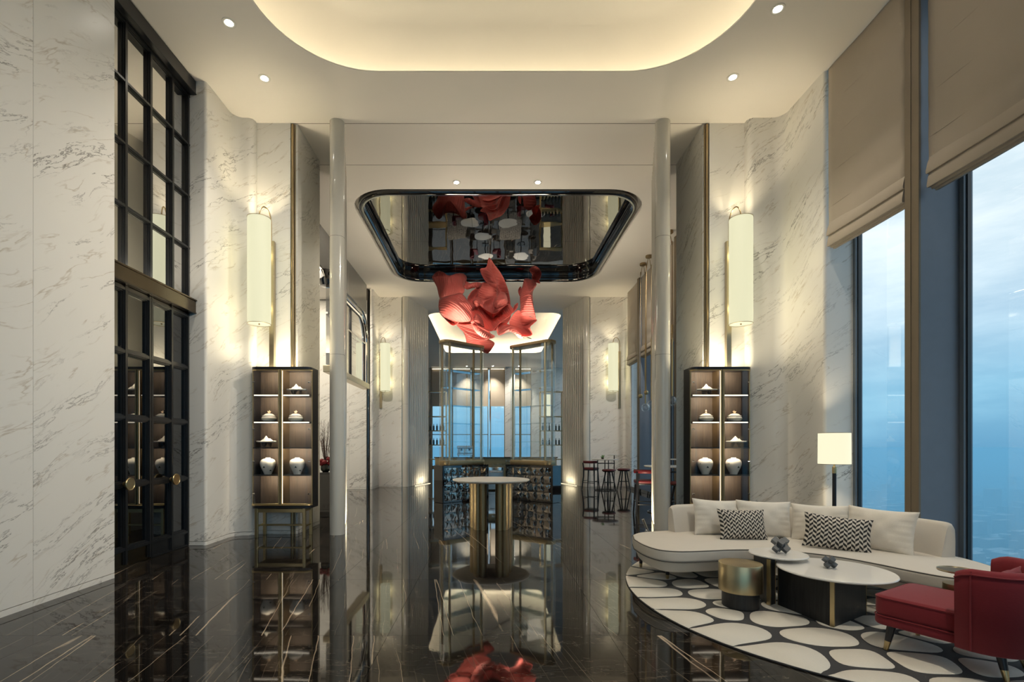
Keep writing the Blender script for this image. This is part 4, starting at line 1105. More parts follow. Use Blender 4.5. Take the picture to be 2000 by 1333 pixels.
# ================================================================== bar seating at the rear right
def legs4(par, top, bot, ztop, r0, r1, m='black_wood'):
    for (tx, ty), (bx_, by_) in zip(top, bot):
        MB().tube([(bx_, by_, 0), (tx, ty, ztop)], [r1, r0], 8).build('leg', M[m], par)
def bar_chair(label, loc, rz):
    c = thing('bar_chair', label, 'bar chair', loc, rz, 'red bar chairs')
    S = [(-.17, .17), (.17, .17), (-.18, -.17), (.18, -.17)]; B_ = [(-.215, .215), (.215, .215), (-.23, -.23), (.23, -.23)]
    legs4(c, S[:2], B_[:2], .70, .027, .018)
    for sx in (-1, 1):
        MB().tube([(sx * .23, -.25, 0), (sx * .195, -.185, .45), (sx * .19, -.18, .72), (sx * .205, -.22, .93)], [.018, .025, .028, .022], 8).build('back_leg', M['black_wood'], c)
    MB().soft(rrect(-.215, .215, -.20, .21, .07, 5), .665, .70, .006, 2).build('seat_frame', M['black_wood'], c)
    MB().soft(rrect(-.225, .225, -.21, .225, .09, 6), .69, .765, .03, 5).build('seat', M['red_leather'], c, 60)
    p = [(.25 * sin(radians(a)), -.02 - .24 * cos(radians(a)), .955) for a in range(-75, 76, 15)]
    R = []
    for i, q in enumerate(p):
        a = radians(-75 + 15 * i); n = Vector((sin(a), -cos(a), 0))
        R.append([tuple(Vector(q) + n * (.022 * cos(k * pi / 5)) + Vector((0, 0, .045 * sin(k * pi / 5)))) for k in range(10)])
    MB().rings(R, True, True, True).build('back_rail', M['red_leather'], c, 60)
    for z, q in ((.30, .205), (.22, .21)):
        pass
    MB().tube([(-.21, .20, .26), (.21, .20, .26)], .010, 6).build('foot_bar', M['black_wood'], c)
    for sx in (-1, 1): MB().tube([(sx * .21, .20, .30), (sx * .21, -.21, .30)], .010, 6).build('stretcher', M['black_wood'], c)
    MB().tube([(-.21, -.21, .24), (.21, -.21, .24)], .010, 6).build('stretcher', M['black_wood'], c)
    return c
def bar_stool(label, loc, rz=0):
    c = thing('bar_stool', label, 'bar stool', loc, rz, 'red bar stools')
    for k in range(4):
        a = pi / 4 + k * pi / 2
        MB().tube([(.22 * cos(a) * 1.1, .22 * sin(a) * 1.1, 0), (.10 * cos(a), .10 * sin(a), .67)], [.016, .025], 8).build('leg', M['black_wood'], c)
    MB().lathe([(.0, .655), (.19, .655), (.20, .675), (.0, .675)], 28, cap=False).build('seat_frame', M['black_wood'], c)
    MB().lathe(catmull([(.19, .675), (.222, .69), (.222, .71), (.19, .735), (.10, .745), (.01, .747)], 3, False), 28).build('seat', M['red_leather'], c, 60)
    ring = [(.165 * cos(2 * pi * i / 24), .165 * sin(2 * pi * i / 24), .30) for i in range(24)]
    MB().tube(ring, .008, 6, True).build('foot_ring', M['black_wood'], c)
    return c
bar_chair('red bar chair beside the rear fluted screen', (3.50, 16.75, 0), radians(-35))
bar_chair('nearer red bar chair beside the right fluted post', (3.40, 10.6, 0), radians(-8))
bar_stool('red bar stool in front of the rear bar table', (3.92, 15.95, 0), .3)
bar_stool('red bar stool right of the rear bar table', (4.55, 16.45, 0), .1)
bar_stool('red bar stool half hidden behind the right fluted post', (4.08, 10.4, 0), .5)
bar_stool('red bar stool in the gap beside the right pier', (4.42, 9.98, 0), .2)
def bar_table(label, loc):
    c = thing('bar_table', label, 'table', loc, 0, 'two-tier bar tables')
    MB().lathe([(.0, 1.03), (.43, 1.03), (.445, 1.045), (.445, 1.055), (.44, 1.06), (.0, 1.06)], 40, cap=False).build('table_top', M['matt_white'], c, 30)
    MB().lathe([(.0, 1.19), (.19, 1.19), (.20, 1.20), (.20, 1.21), (.0, 1.215)], 28, (.30, .05, 0), cap=False).build('upper_top', M['matt_white'], c, 30)
    for x, y in ((-.26, -.02), (.10, -.05), (.32, .05), (.05, .25)):
        MB().tube([(x, y, .01), (x, y, 1.03 if x < .3 else 1.19)], .016, 8).build('post', M['black_metal'], c)
    MB().tube([(.36 * cos(2 * pi * i / 32), .36 * sin(2 * pi * i / 32), .012) for i in range(32)], .012, 6, True).build('base_ring', M['black_metal'], c)
    MB().box(-.26, .32, -.06, .06, .90, .93).build('brace', M['black_metal'], c, 0)
bar_table('two-tier white bar table by the rear right marble wall', (3.93, 16.5, 0))
bar_table('two-tier white bar table half hidden by the right fluted post', (3.95, 10.95, 0))
s_ = thing('potted_succulent', 'small green succulent in a dark pot on the rear bar table', 'plant', (3.83, 16.45, 1.06))
MB().lathe([(.03, 0), (.045, .01), (.05, .05), (.04, .055)], 16).build('pot', M['bottle'], s_)
rnd = random.Random(5)
for k in range(16):
    a = rnd.uniform(0, 2 * pi); e_ = rnd.uniform(.3, 1.4); L_ = rnd.uniform(.05, .11)
    MB().tube([(0, 0, .05), (L_ * .6 * cos(a) * cos(e_), L_ * .6 * sin(a) * cos(e_), .05 + L_ * .6 * sin(e_)), (L_ * cos(a) * cos(e_), L_ * sin(a) * cos(e_), .05 + L_ * sin(e_))], [.008, .014, .003], 6).build('leaf', M['leaf'], s_)

# ================================================================== pendants near the rear windows
def pendant(x, y, zb, label):
    p = thing('pendant_lamp', label, 'pendant lamp', (x, y, zb), 0, 'pulley pendants with glass globes')
    H = CZ - zb
    MB().lathe([(.0, H), (.095, H), (.095, H - .05), (.085, H - .06), (.0, H - .06)], 24, cap=False).build('canopy', M['brass_dark'], p)
    for s in (-1, 1):
        top = [(s * .075, 0, .45), (s * .075, 0, H - .55), (s * .065, 0, H - .35), (s * .02, 0, H - .08)]
        MB().tube(catmull(top, 4, False), .009, 6).build('rod', M['brass_dark'], p)
    MB().tube([(.075, 0, 0.17), (.075, 0, H - 2.4)], .022, 10).build('sleeve', M['brass'], p)
    MB().tube([(-.075, 0, .45), (-.075, 0, .62)], .012, 8).build('weight_stem', M['brass_dark'], p)
    MB().lathe(catmull([(.005, .33), (.05, .35), (.062, .395), (.05, .44), (.005, .46)], 3, False), 18, (-.075, 0, 0)).build('brass_ball', M['brass'], p, 60)
    MB().lathe(catmull([(.03, .17), (.09, .13), (.115, .05), (.09, -.04), (.02, -.075)], 4, False), 22, (.075, 0, 0), cap=False).build('glass_globe', M['glass_tower'], p, 60)
pendant(4.62, 14.6, 2.62, 'brass pulley pendant with glass globe left of the right fluted post')
pendant(4.60, 14.0, 2.66, 'brass pulley pendant partly hidden by the right fluted post')
pendant(4.60, 12.4, 2.62, 'brass pulley pendant in the gap beside the right pier')

# ---- slanted chrome post at the foot of the right screen
c = thing('door_stop', 'small slanted chrome post at the foot of the right fluted post', 'post', (2.74, 8.55, 0))
MB().tube([(.05, 0, 0), (-.035, 0, .21)], .022, 12).build('rod', M['chrome'], c)
MB().lathe([(.05, 0), (.05, .012)], 16, (.05, 0, 0)).build('foot', M['chrome'], c)

# ---- twig arrangement on a black pedestal behind the left pier
c = thing('pedestal', 'tall black pedestal behind the left fluted post', 'pedestal', (-3.52, 10.35, 0))
MB().box(-.16, .16, -.16, .16, 0, .92).build('body', M['black_gloss'], c, 0, .006); MB().box(-.17, .17, -.17, .17, .92, .95).build('top', M['black_gloss'], c, 0, .004)
v = thing('flower_arrangement', 'dark red flowers and dry twigs in a black vase on the pedestal', 'flowers', (-3.52, 10.35, .95))
MB().lathe(catmull([(.06, 0), (.10, .05), (.10, .14), (.05, .2)], 3, False), 18).build('vase', M['bottle'], v, 60)
rnd = random.Random(11)
for k in range(40):
    a = rnd.uniform(0, 2 * pi); r = rnd.uniform(.03, .17); h = rnd.uniform(.5, 1.05)
    m = MB().tube([(0, 0, .12), (r * .5 * cos(a), r * .5 * sin(a), .12 + h * .5), (r * cos(a) + rnd.uniform(-.02, .02), r * sin(a), .12 + h)], [.004, .003, .0015], 4)
    for q in range(4):
        f_ = rnd.uniform(.35, .95); a2 = rnd.uniform(0, 2 * pi)
        p0 = Vector((r * f_ * cos(a), r * f_ * sin(a), .12 + h * f_))
        m.tube([p0, p0 + Vector((.05 * cos(a2), .05 * sin(a2), .07))], [.002, .001], 4)
    m.build('twig', M['twig'], v)
for k in range(9):
    a = rnd.uniform(0, 2 * pi); r = rnd.uniform(.05, .13); z = rnd.uniform(.12, .34)
    MB().lathe(catmull([(.005, -.04), (.045, -.02), (.055, .01), (.03, .04), (.004, .05)], 3, False), 12, (r * cos(a), r * sin(a), z)).build('bloom', M['flower_red'], v, 60)
# ================================================================== lounge: oval pebble rug
RX, RY, RA, RB = 3.15, 4.83, 1.70, 2.06
rug = thing('pebble_rug', 'oval charcoal rug with raised cream pebble shapes under the sofa', 'rug', (RX, RY, 0))
ell = [(RA * cos(2 * pi * i / 96), RB * sin(2 * pi * i / 96)) for i in range(96)]
MB().soft(ell, 0.0005, .011, .004, 2).build('base', M['rug_dark'], rug, 40)
rnd = random.Random(21)
SXR = 1.25                                   # pebbles run longer across the room
pts = []
while len(pts) < 74:
    a = rnd.uniform(0, 2 * pi); r = sqrt(rnd.random())
    pts.append([RA * r * cos(a), RB * r * sin(a)])
def clip(poly, nx, ny, c):
    out = []
    for i in range(len(poly)):
        p, q = poly[i], poly[(i + 1) % len(poly)]
        dp, dq = p[0] * nx + p[1] * ny - c, q[0] * nx + q[1] * ny - c
        if dp <= 0: out.append(p)
        if (dp < 0 < dq) or (dq < 0 < dp):
            s = dp / (dp - dq); out.append((p[0] + (q[0] - p[0]) * s, p[1] + (q[1] - p[1]) * s))
    return out
wts = [rnd.uniform(.75, 1.25) for _ in pts]
def cells():
    res = []
    for i, p in enumerate(pts):
        poly = list(ell)
        for j, q in enumerate(pts):
            if i == j: continue
            # metric stretched in x so that cells come out wider than deep
            dx, dy = (q[0] - p[0]) / SXR ** 2, (q[1] - p[1])
            s = wts[i] / (wts[i] + wts[j])
            mx, my = p[0] + (q[0] - p[0]) * s, p[1] + (q[1] - p[1]) * s
            poly = clip(poly, dx, dy, dx * mx + dy * my)
            if len(poly) < 3: break
        res.append(poly)
    return res
for it in range(9):
    for i, poly in enumerate(cells()):
        if len(poly) < 3: continue
        A = area2(poly) / 2; cx_ = cy2 = 0
        for k in range(len(poly)):
            x0, y0 = poly[k]; x1, y1 = poly[(k + 1) % len(poly)]; cr = x0 * y1 - x1 * y0
            cx_ += (x0 + x1) * cr; cy2 += (y0 + y1) * cr
        if abs(A) > 1e-6: pts[i] = [cx_ / (6 * A), cy2 / (6 * A)]
def resample(poly, n):
    L = [0]
    for k in range(len(poly)):
        a, b_ = poly[k], poly[(k + 1) % len(poly)]; L.append(L[-1] + sqrt((a[0] - b_[0]) ** 2 + (a[1] - b_[1]) ** 2))
    out = []; k = 0
    for i in range(n):
        s = L[-1] * i / n
        while L[k + 1] < s: k += 1
        f_ = (s - L[k]) / max(L[k + 1] - L[k], 1e-9); a, b_ = poly[k], poly[(k + 1) % len(poly)]
        out.append((a[0] + (b_[0] - a[0]) * f_, a[1] + (b_[1] - a[1]) * f_))
    return out
for poly in cells():
    if len(poly) < 3 or abs(area2(poly)) < .03: continue
    c_ = (sum(p[0] for p in poly) / len(poly), sum(p[1] for p in poly) / len(poly))
    P = resample(poly, 32)
    on_edge = [((p[0] / RA) ** 2 + (p[1] / RB) ** 2) > .985 for p in P]
    orig = list(P)
    for it in range(7):      # round the corners
        P = [(orig[i] if on_edge[i] else (.25 * P[i - 1][0] + .5 * P[i][0] + .25 * P[(i + 1) % 32][0], .25 * P[i - 1][1] + .5 * P[i][1] + .25 * P[(i + 1) % 32][1])) for i in range(32)]
    P2 = []
    for i, (x, y) in enumerate(P):
        dx, dy = x - c_[0], y - c_[1]; L_ = sqrt(dx * dx + dy * dy) or 1
        k = max(0, 1 - (.006 if on_edge[i] else .020) / L_)
        P2.append((c_[0] + dx * k, c_[1] + dy * k))
    MB().soft(P2, .0105, .016, .003, 1).build('pebble', M['rug_cream'], rug, 50)
RZ = .016

# ================================================================== curved sofa
sf = thing('curved_sofa', 'long curved oatmeal sofa with low back by the window', 'sofa', (3.2, 5.4, 0))
SX, SY = 3.2, 5.4
def loc(p): return [(x - SX, y - SY) for x, y in p]
front = [(1.67, 5.62), (1.68, 5.30), (1.76, 5.05), (1.93, 4.96), (2.20, 4.985), (2.50, 5.04), (2.80, 5.04), (3.06, 4.975)]
front2 = [(3.09, 4.965), (3.28, 4.85), (3.43, 4.68), (3.55, 4.45), (3.65, 4.19), (3.78, 3.98), (3.97, 3.90), (4.22, 3.94), (4.42, 4.12), (4.53, 4.40), (4.57, 4.66)]
back2 = [(4.53, 5.00), (4.35, 5.48), (4.02, 5.90), (3.66, 6.12)]
back1 = [(3.62, 6.135), (3.30, 6.26), (2.90, 6.30), (2.50, 6.25), (2.15, 6.15), (1.88, 6.05), (1.73, 5.88)]
full = catmull(loc(front + front2 + back2 + back1), 5)
fcc = full if area2(full) > 0 else list(reversed(full))
MB().rings([[(x, y, z) for x, y in inset(fcc, o)] for o, z in ((.12, .186), (.10, .18), (.082, .184), (.068, .20), (.05, .25), (.03, .31))], True, True, True).build('base', M['sofa'], sf, 60)
def cushion_outline(chain, straight):
    q = catmull(loc(chain), 5, False); return q + catmull(loc(straight), 5, False)
cl1 = cushion_outline(front, back1); cl2 = cushion_outline(front2, back2)
for nm, o in (('seat_cushion', cl1), ('seat_cushion', cl2)):
    cu = MB().soft(o, .30, .425, .028, 4).build(nm, M['sofa'], sf, 50)
    q = inset(o if area2(o) > 0 else list(reversed(o)), .006)
    MB().tube([(x, y, .415) for x, y in q], .0055, 6, True).build('piping', M['piping'], cu)
    q = inset(o if area2(o) > 0 else list(reversed(o)), .004)
    MB().tube([(x, y, .304) for x, y in q], .0055, 6, True).build('piping', M['piping'], cu)
def back_rest(inner):
    ip = catmull(inner, 6, False)
    R = []
    n = len(ip)
    for i, (x, y) in enumerate(ip):
        a, b_ = ip[max(i - 1, 0)], ip[min(i + 1, n - 1)]
        tx, ty = b_[0] - a[0], b_[1] - a[1]; l = sqrt(tx * tx + ty * ty); nx, ny = -ty / l, tx / l     # outward (left of travel)
        prof = [(.0, .41), (.035, .60), (.06, .72), (.075, .745), (.10, .758), (.13, .75), (.15, .72), (.155, .60), (.15, .13), (.02, .13)]
        e = min(i, n - 1 - i); sh = 1 if e > 1 else (.90 if e == 0 else .98)
        R.append([(x - SX + nx * (.075 + (o - .075) * sh), y - SY + ny * (.075 + (o - .075) * sh), .41 + (z - .41) * (sh if z > .41 else 1) + (0 if z > .3 else 0)) for o, z in prof])
    return MB().rings(R, True, True, True)
inner_l = [(3.60, 5.93), (3.30, 6.08), (3.0, 6.13), (2.65, 6.11), (2.31, 6.02)]
inner_r = [(4.36, 4.68), (4.34, 4.92), (4.17, 5.32), (3.90, 5.68), (3.62, 5.92)]
def outward(inner, c=(3.0, 4.6)):
    # travel so that the left-hand normal points away from the room centre
    a, b_ = inner[0], inner[1]; nx, ny = -(b_[1] - a[1]), b_[0] - a[0]
    return inner if (nx * (a[0] - c[0]) + ny * (a[1] - c[1])) > 0 else list(reversed(inner))
back_rest(outward(inner_l)).build('back_rest', M['sofa'], sf, 50)
back_rest(outward(inner_r)).build('back_rest', M['sofa'], sf, 50)
for x, y in ((1.85, 5.93), (1.985, 5.41), (3.06, 5.3), (3.72, 4.22), (4.36, 4.22), (4.38, 5.0), (3.6, 5.98), (2.4, 6.1)):
    lg = MB().tube([(x - SX, y - SY, RZ + .045), (x - SX, y - SY, .21)], [.019, .027], 12).build('leg', M['black_wood'], sf)
    MB().tube([(x - SX, y - SY, RZ), (x - SX, y - SY, RZ + .047)], [.016, .0195], 12).build('brass_tip', M['brass'], lg)

# ---- cushions
def pillow_mesh(w, h, th, seed, mt):
    rnd = random.Random(seed); m = MB(); N = 22; vs = []; uv = []
    for side in (1, -1):
        for j in range(N + 1):
            for i in range(N + 1):
                u, v = 2 * i / N - 1, 2 * j / N - 1
                pin = 1 - .10 * (1 - v * v) * u * u * 0 
                ex = u * (1 - .075 * (1 - v * v)); ez = v * (1 - .085 * (1 - u * u))
                d = max(0, (1 - abs(u) ** 2.4)) ** .62 * max(0, (1 - abs(v) ** 2.4)) ** .62
                wr = .006 * sin(9 * u + seed) * sin(7 * v + 2 * seed) + .010 * abs(u) ** 3 * sin(22 * v + seed) * (1 - abs(v) ** 3)
                vs.append((ex * w / 2, side * (th / 2 * d + .003) + wr * (1 if d > .02 else .3), ez * h / 2))
                uv.append(((u + 1) / 2, (v + 1) / 2))
    n1 = (N + 1) ** 2; fs = []
    for s_, o in ((0, 0), (1, n1)):
        for j in range(N):
            for i in range(N):
                a = o + j * (N + 1) + i
                f_ = (a, a + 1, a + N + 2, a + N + 1)
                fs.append(f_ if s_ == 1 else tuple(reversed(f_)))
    rim = [i for i in range(N + 1)] + [j * (N + 1) + N for j in range(1, N + 1)] + [N * (N + 1) + i for i in range(N - 1, -1, -1)] + [j * (N + 1) for j in range(N - 1, 0, -1)]
    for k in range(len(rim)):
        a, b_ = rim[k], rim[(k + 1) % len(rim)]
        fs.append((a, b_, b_ + n1, a + n1))
    m.add(vs, fs); m.uv = uv
    return m
def pillow(label, x, y, z, nrm, w, h, th, lean, roll, mt, seed, group):
    t = pillow_mesh(w, h, th, seed, mt)
    o = t.build('cushion', M[mt], None, 180)
    tag(o, label, 'cushion', group)
    # face -y turned towards nrm
    yaw = math.atan2(nrm[1], nrm[0]) + pi / 2
    o.matrix_world = Matrix.Translation((x, y, z)) @ Matrix.Rotation(yaw, 4, 'Z') @ Matrix.Rotation(radians(-lean), 4, 'X') @ Matrix.Rotation(radians(roll), 4, 'Y')
    return o
G1, G2 = 'cream sofa cushions', 'zigzag patterned cushions'
pillow('cream cushion at the left end of the sofa', 2.79, 5.94, .625, (.05, -1), .60, .45, .17, 14, 3, 'pillow', 1, G1)
pillow('cream cushion, second from the left on the sofa', 3.30, 5.83, .62, (-.25, -.97), .60, .45, .17, 14, 1, 'pillow', 2, G1)
pillow('cream cushion, third from the left on the sofa', 3.76, 5.50, .62, (-.60, -.80), .58, .44, .17, 14, -1, 'pillow', 3, G1)
pillow('cream cushion at the right end of the sofa', 4.06, 5.04, .625, (-.86, -.5), .62, .46, .17, 14, 1, 'pillow', 4, G1)
pillow('black and white zigzag cushion in the left half of the sofa', 2.93, 5.62, .59, (-.05, -1), .54, .36, .15, 20, 1, 'zigzag', 5, G2)
pillow('black and white zigzag cushion in the right half of the sofa', 3.63, 5.06, .59, (-.48, -.88), .60, .37, .15, 20, 5, 'zigzag', 6, G2)

# ================================================================== coffee tables, drum stool, ornaments
def vee_table(name, label, c, r, h, corner, w1, w2, tth=.026):
    t = thing(name, label, 'coffee table', (c[0], c[1], RZ), 0, 'overlapping round coffee tables')
    MB().lathe([(.0, h - tth), (r - .03, h - tth), (r - .004, h - tth * .6), (r, h - tth * .35), (r - .002, h - .004), (r - .006, h), (.0, h)], 72, cap=False).build('table_top', M['white_stone'], t, 25)
    C = Vector((corner[0] - c[0], corner[1] - c[1]))
    for w in (w1, w2):
        e = Vector((w[0] - c[0], w[1] - c[1])); d = (e - C).normalized(); n = Vector((-d.y, d.x))
        mid = (C + e) / 2
        MB().obox((mid.x, mid.y, (h - tth) / 2), (d.x, d.y, 0), (n.x, n.y, 0), (0, 0, 1), (e - C).length / 2, .016, (h - tth) / 2).build('panel_leg', M['oak_black'], t, 0)
        MB().obox((e.x + d.x * .004, e.y + d.y * .004, (h - tth) / 2), (d.x, d.y, 0), (n.x, n.y, 0), (0, 0, 1), .004, .018, (h - tth) / 2).build('brass_edge', M['brass'], t, 0)
    MB().obox((C.x, C.y, (h - tth) / 2), (.7, -.7, 0), (.7, .7, 0), (0, 0, 1), .017, .02, (h - tth) / 2).build('brass_edge', M['brass'], t, 0, .002, 1)
    return t
vee_table('coffee_table', 'larger lower round white coffee table on black oak panels', (3.04, 4.27), .445, .398, (2.82, 3.98), (2.71, 4.52), (3.31, 4.28))
vee_table('coffee_table', 'smaller higher round white coffee table overlapping the larger one', (2.785, 4.675), .255, .452, (2.615, 4.53), (2.66, 4.84), (2.672, 4.56))
st = thing('drum_stool', 'brushed brass drum side table on black round base', 'side table', (2.33, 4.50, RZ))
MB().lathe([(.0, 0), (.155, 0), (.158, .004), (.158, .16), (.0, .16)], 48, cap=False).build('plinth', M['oak_black'], st, 30)
def brushed_drum():
    t = NT('brushed_brass_drum'); tc = t.n('ShaderNodeTexCoord')
    mp = t.n('ShaderNodeMapping', {'Vector': tc.outputs['Object'], 'Scale': (2, 2, 260)})
    nz = t.n('ShaderNodeTexNoise', {'Vector': mp.outputs[0], 'Scale': 3.0, 'Detail': 2.0})
    t.P(color=t.mix(nz.outputs['Fac'], (0.50, 0.40, 0.23, 1), (0.60, 0.49, 0.29, 1)), metal=1.0, rough=0.30, aniso=0.5)
    return t.m
MB().lathe([(.0, .145), (.183, .145), (.187, .149), (.187, .394), (.184, .40), (.0, .40)], 64, cap=False).build('drum', brushed_drum(), st, 30)
def jack(label, loc_, s, yaw):
    o = MB()
    for ax in range(3):
        h = [.17 * s] * 3; h[ax] = .5 * s
        o.box(-h[0], h[0], -h[1], h[1], -h[2], h[2])
    o = o.build('cross_ornament', M['grey_stone'], None, 0, .002 * s / .1, 1)
    tag(o, label, 'ornament', 'grey cross block ornaments')
    R = Vector((1, 1, 1)).normalized().rotation_difference(Vector((0, 0, 1))).to_matrix().to_4x4()
    Rz = Matrix.Rotation(yaw, 4, 'Z') @ R
    zmin = min((Rz @ Vector(c.co)).z for c in o.data.vertices)
    o.matrix_world = Matrix.Translation((loc_[0], loc_[1], loc_[2] - zmin)) @ Rz
jack('larger grey cross-shaped block ornament on the smaller coffee table', (2.80, 4.66, RZ + .452), .165, .45)
jack('smaller grey cross-shaped block ornament on the larger coffee table', (3.02, 4.30, RZ + .398), .115, .75)

sd_ = thing('drinks_table', 'small round brass drinks table between sofa end and red armchair', 'side table', (3.62, 3.74, RZ))
MB().lathe([(.0, .0), (.09, .0), (.09, .42), (.0, .42)], 32, cap=False).build('drum', M['brass'], sd_, 30)
MB().tube([(0, 0, .42), (0, 0, .52)], .014, 12).build('stem', M['brass'], sd_)
MB().lathe([(.0, .515), (.122, .515), (.125, .52), (.125, .53), (.120, .53), (.118, .526), (.0, .526)], 36, cap=False).build('tray_top', M['brass_pale'], sd_, 30)

# ================================================================== red velvet armchair
ch = thing('armchair', 'crimson velvet armchair with curved back at the right edge', 'armchair', (3.27, 3.40, RZ), radians(30))
so = [(-.315, -.20)] + [(-.32, .30)] + arc(-.25, .30, .07, 180, 90, 4)[1:] + arc(.25, .30, .07, 90, 0, 4) + [(.315, -.20)] + [(.30 * cos(radians(a)), -.20 + .16 * sin(radians(a))) for a in range(-15, -166, -15)]
MB().soft(so, .185, .255, .02, 3).build('skirt', M['velvet'], ch, 50)
se = MB().soft(inset(so, .004), .25, .40, .03, 4).build('seat', M['velvet'], ch, 50)
MB().tube([(x, y, .385) for x, y in inset(so, .006)], .006, 6, True).build('piping', M['velvet'], se)
MB().tube([(x, y, .253) for x, y in so], .005, 6, True).build('piping', M['velvet'], se)
R = []; ang = list(range(180, 361, 9)); n = len(ang)
ends = []
path = [(-.335, -.10), (-.337, -.14)] + [(.338 * cos(radians(a)), -.18 + .26 * sin(radians(a))) for a in ang] + [(.337, -.14), (.335, -.10)]
n = len(path)
for i, (x, y) in enumerate(path):
    a, b_ = path[max(i - 1, 0)], path[min(i + 1, n - 1)]
    tx, ty = b_[0] - a[0], b_[1] - a[1]; l = sqrt(tx * tx + ty * ty); nx, ny = ty / l, -tx / l       # outwards
    e = min(i, n - 1 - i); k = (.55, .9, 1, 1)[min(e, 3)]; dz = (-.035, -.012, 0, 0)[min(e, 3)]
    prof = [(-.045, .22), (-.045, .62), (-.038, .675), (-.018, .70), (.008, .705), (.03, .69), (.042, .66), (.045, .60), (.035, .19), (.015, .178), (-.03, .178)]
    R.append([(x + nx * o * k, y + ny * o * k, z + (dz if z > .5 else 0)) for o, z in prof])
bk = MB().rings(R, True, True, True).build('back_rest', M['velvet'], ch, 60)
MB().tube([(R[i][6][0] * 1.004, R[i][6][1] * 1.004, R[i][6][2] + .012) for i in range(n)], .0055, 6).build('piping', M['velvet'], bk)
MB().tube([R[2][k] for k in (8, 7, 6, 5)], .005, 6).build('piping', M['velvet'], bk)
pm = pillow_mesh(.38, .30, .12, 9, 'velvet').build('lumbar_cushion', M['velvet'], ch, 180)
pm.location = (0, -.24, .53); pm.rotation_euler = (radians(14), 0, 0)
for (x, y), (bx_, by_) in zip(((-.25, .27), (.25, .27), (-.17, -.26), (.17, -.26)), ((-.275, .30), (.275, .30), (-.19, -.30), (.19, -.30))):
    f = .35
    mx, my = bx_ + (x - bx_) * f, by_ + (y - by_) * f
    lg = MB().tube([(mx, my, .19 * f), (x, y, .195)], [.020, .029], 14).build('leg', M['black_wood'], ch)
    MB().tube([(bx_, by_, 0), (mx, my, .19 * f)], [.014, .0205], 14).build('brass_tip', M['brass'], lg)

# ================================================================== floor lamp
fl_ = thing('floor_lamp', 'floor lamp with glowing drum shade behind the sofa', 'floor lamp', (4.70, 6.6, 0))
MB().lathe([(.0, 0), (.14, 0), (.14, .015), (.03, .03), (.0, .03)], 32, cap=False).build('base', M['black_metal'], fl_, 30)
MB().tube([(0, 0, .02), (0, 0, 1.13)], .024, 14).build('pole', M['black_wood'], fl_)
MB().tube([(0, 0, 1.13), (0, 0, 1.22)], .026, 14).tube([(0, 0, 1.22), (0, 0, 1.28)], .012, 10).build('neck', M['brass'], fl_)
MB().lathe([(.187, 1.26), (.190, 1.255), (.188, 1.68), (.185, 1.675)], 44, cap=False).build('shade', M['lamp_inner'], fl_, 30)
for z, r in ((1.256, .190), (1.68, .188)):
    MB().tube([(r * cos(2 * pi * i / 44), r * sin(2 * pi * i / 44), z) for i in range(44)], .003, 6, True).build('shade_trim', M['brass_dark'], fl_)
lamp('bulb', 'POINT', 12.0, (1.0, 0.82, 0.55), (0, 0, 1.46), (0, 0, 0), fl_, shadow_soft_size=.05)

# ================================================================== dining things in the far room (seen in the ceiling mirror)
def brick_rug_mat():
    t = NT('herringbone_rug'); tc = t.n('ShaderNodeTexCoord')
    bt = t.n('ShaderNodeTexBrick', {'Vector': tc.outputs['Object'], 'Color1': (.34, .31, .27, 1), 'Color2': (.28, .25, .22, 1), 'Mortar': (.03, .03, .03, 1), 'Scale': 2.2, 'Mortar Size': .03})
    t.P(color=bt.outputs[0], rough=.9); return t.m
br = brick_rug_mat()
for x, nm in ((-1.95, 'left'), (1.2, 'right')):
    o = MB().soft(rrect(-.65, .65, -1.7, 1.7, .05, 3), 0.0005, .012, .003, 1).build('patterned_rug', br, None, 40)
    o.location = (x, 28.6, 0); tag(o, 'brick patterned rug in the far dining room, %s one' % nm, 'rug', 'rugs in the far dining room')
def dining_table(loc_, label):
    c = thing('dining_table', label, 'table', loc_, 0, 'far dining tables')
    MB().lathe([(.0, .72), (.48, .72), (.50, .735), (.50, .745), (.0, .75)], 36, cap=False).build('table_top', M['white_stone'], c, 30)
    MB().lathe([(.25, 0), (.25, .015), (.03, .03), (.03, .72)], 20).build('pedestal', M['black_metal'], c, 30)
    return c
def dining_chair(loc_, rz, mt, label):
    c = thing('dining_chair', label, 'chair', loc_, rz, 'far dining chairs')
    MB().soft(rrect(-.26, .26, -.25, .25, .08, 4), .36, .47, .03, 3).build('seat', M[mt], c, 50)
    P = [(.28 * cos(radians(a)), .28 * sin(radians(a))) for a in range(190, 351, 16)]
    Q = [(.22 * cos(radians(a)), .22 * sin(radians(a))) for a in range(350, 189, -16)]
    MB().soft(P + Q, .36, .78, .015, 2).build('back_rest', M[mt], c, 50)
    for sx in (-1, 1):
        for sy in (-1, 1): MB().tube([(sx * .21, sy * .2, 0), (sx * .19, sy * .18, .37)], [.012, .018], 8).build('leg', M['black_wood'], c)
    return c
ordn = 'first second third fourth fifth sixth'.split()
for k, (x, y) in enumerate(((-.4, 28.3), (-1.1, 26.6), (1.0, 26.6), (-.3, 31.2), (2.0, 31.2), (2.4, 25.5))):
    dining_table((x, y, .013), 'round white dining table in the far room, %s counted from the bar' % ordn[(2, 0, 1, 4, 5, 3)[k]] if False else 'round white dining table in the far dining room behind the towers')
    for s in (-1, 1):
        dining_chair((x + s * .72, y, .013), s * pi / 2, 'red_leather' if k % 2 else 'grey_fabric', 'upholstered dining chair beside a round white table in the far dining room' if k % 2 == 0 else 'red dining chair beside a round white table in the far dining room')

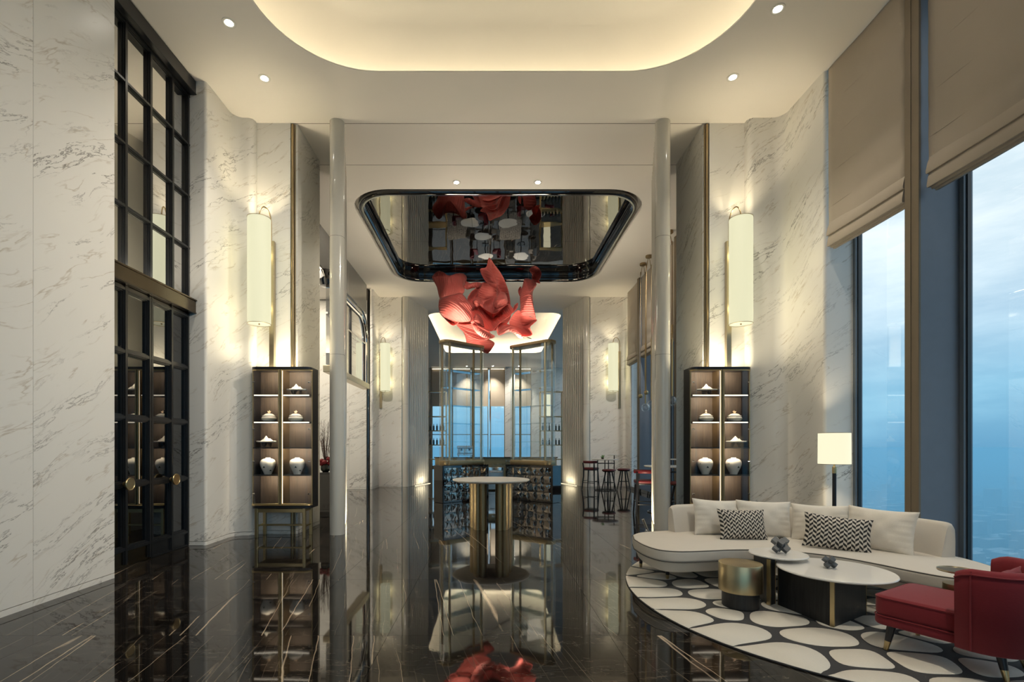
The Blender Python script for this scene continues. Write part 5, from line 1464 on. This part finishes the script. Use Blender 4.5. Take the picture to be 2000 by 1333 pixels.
# ================================================================== city far below, in haze
GZ = -190.0
def concrete(nm, c):
    return mat(nm, c, 0.9, var=0.25, scale=.05)
M['c1'] = concrete('city_facade_pale', (0.25, 0.31, 0.34, 1)); M['c2'] = concrete('city_facade_grey', (0.13, 0.17, 0.20, 1)); M['c0'] = concrete('city_ground', (0.08, 0.11, 0.12, 1))
g = MB().box(-6000, 6000, -6000, 6000, GZ - 2, GZ).build('city_ground', M['c0'], None, 0)
struct(g, 'city ground far below the windows', 'ground')
rnd = random.Random(33)
cube = MB().box(-.5, .5, -.5, .5, 0, 1)
cm = [cube.mesh('far_building', M['c1'], 0), cube.mesh('far_building', M['c2'], 0)]
spots = []
for k in range(2600):
    az = rnd.uniform(radians(12), radians(100)); d = 420 + 3600 * rnd.random() ** 1.3
    spots.append((d, d * sin(az), d * cos(az), rnd.uniform(14, 46), rnd.uniform(12, 26), rnd.uniform(10, 32) * (2.2 if rnd.random() < .06 else 1), rnd.random() < .6, rnd.uniform(0, 1.5)))
spots.sort()
m2 = MB()
for k, (d, x, y, a, b_, h, pale, rz) in enumerate(spots):
    if k < 150:
        o = bpy.data.objects.new('far_building', cm[0 if pale else 1]); COL.objects.link(o)
        o.location = (x, y, GZ); o.scale = (a, b_, h); o.rotation_euler = (0, 0, .3 + (0 if rz < 1 else pi / 2))
        tag(o, 'pale low building of the hazy city below the windows' if pale else 'grey low building of the hazy city below the windows', 'building', 'hazy city buildings')
    else:
        c_, s2 = cos(.3), sin(.3)
        m2.obox((x, y, GZ + h / 2), (c_, s2, 0), (-s2, c_, 0), (0, 0, 1), a / 2, b_ / 2, h / 2)
o = m2.build('distant_city', M['c1'], None, 0); tag(o, 'countless hazy low buildings out to the horizon', 'city', None, 'stuff')
tw_ = thing('far_tower_block', 'single tall hazy tower block at the right edge of the near window', 'building', (930, 790, GZ), .35)
MB().box(-22, 22, -18, 18, 0, 128).build('shaft', M['c2'], tw_, 0)
for i in range(9): MB().box(-22.4, -21.8, -16 + i * 4, -14.6 + i * 4, 4, 124).build('pilaster', M['c1'], tw_, 0)
hz = NT('evening_haze'); hz.t.nodes.remove(hz.b)
vs_ = hz.n('ShaderNodeVolumeScatter', {'Color': (0.34, 0.75, 1.0, 1), 'Density': 0.0009, 'Anisotropy': 0.0})
va_ = hz.n('ShaderNodeVolumeAbsorption', {'Color': (0.34, 0.75, 1.0, 1), 'Density': 0.0009})
hz.t.links.new(hz.n('ShaderNodeAddShader', {0: vs_.outputs[0], 1: va_.outputs[0]}).outputs[0], hz.out.inputs['Volume'])
h_ = MB().box(-5900, 5900, -5900, 5900, GZ + .5, -8).build('haze_layer', hz.m, None, 0)
tag(h_, 'layer of blue evening haze over the city', 'haze', None, 'stuff')
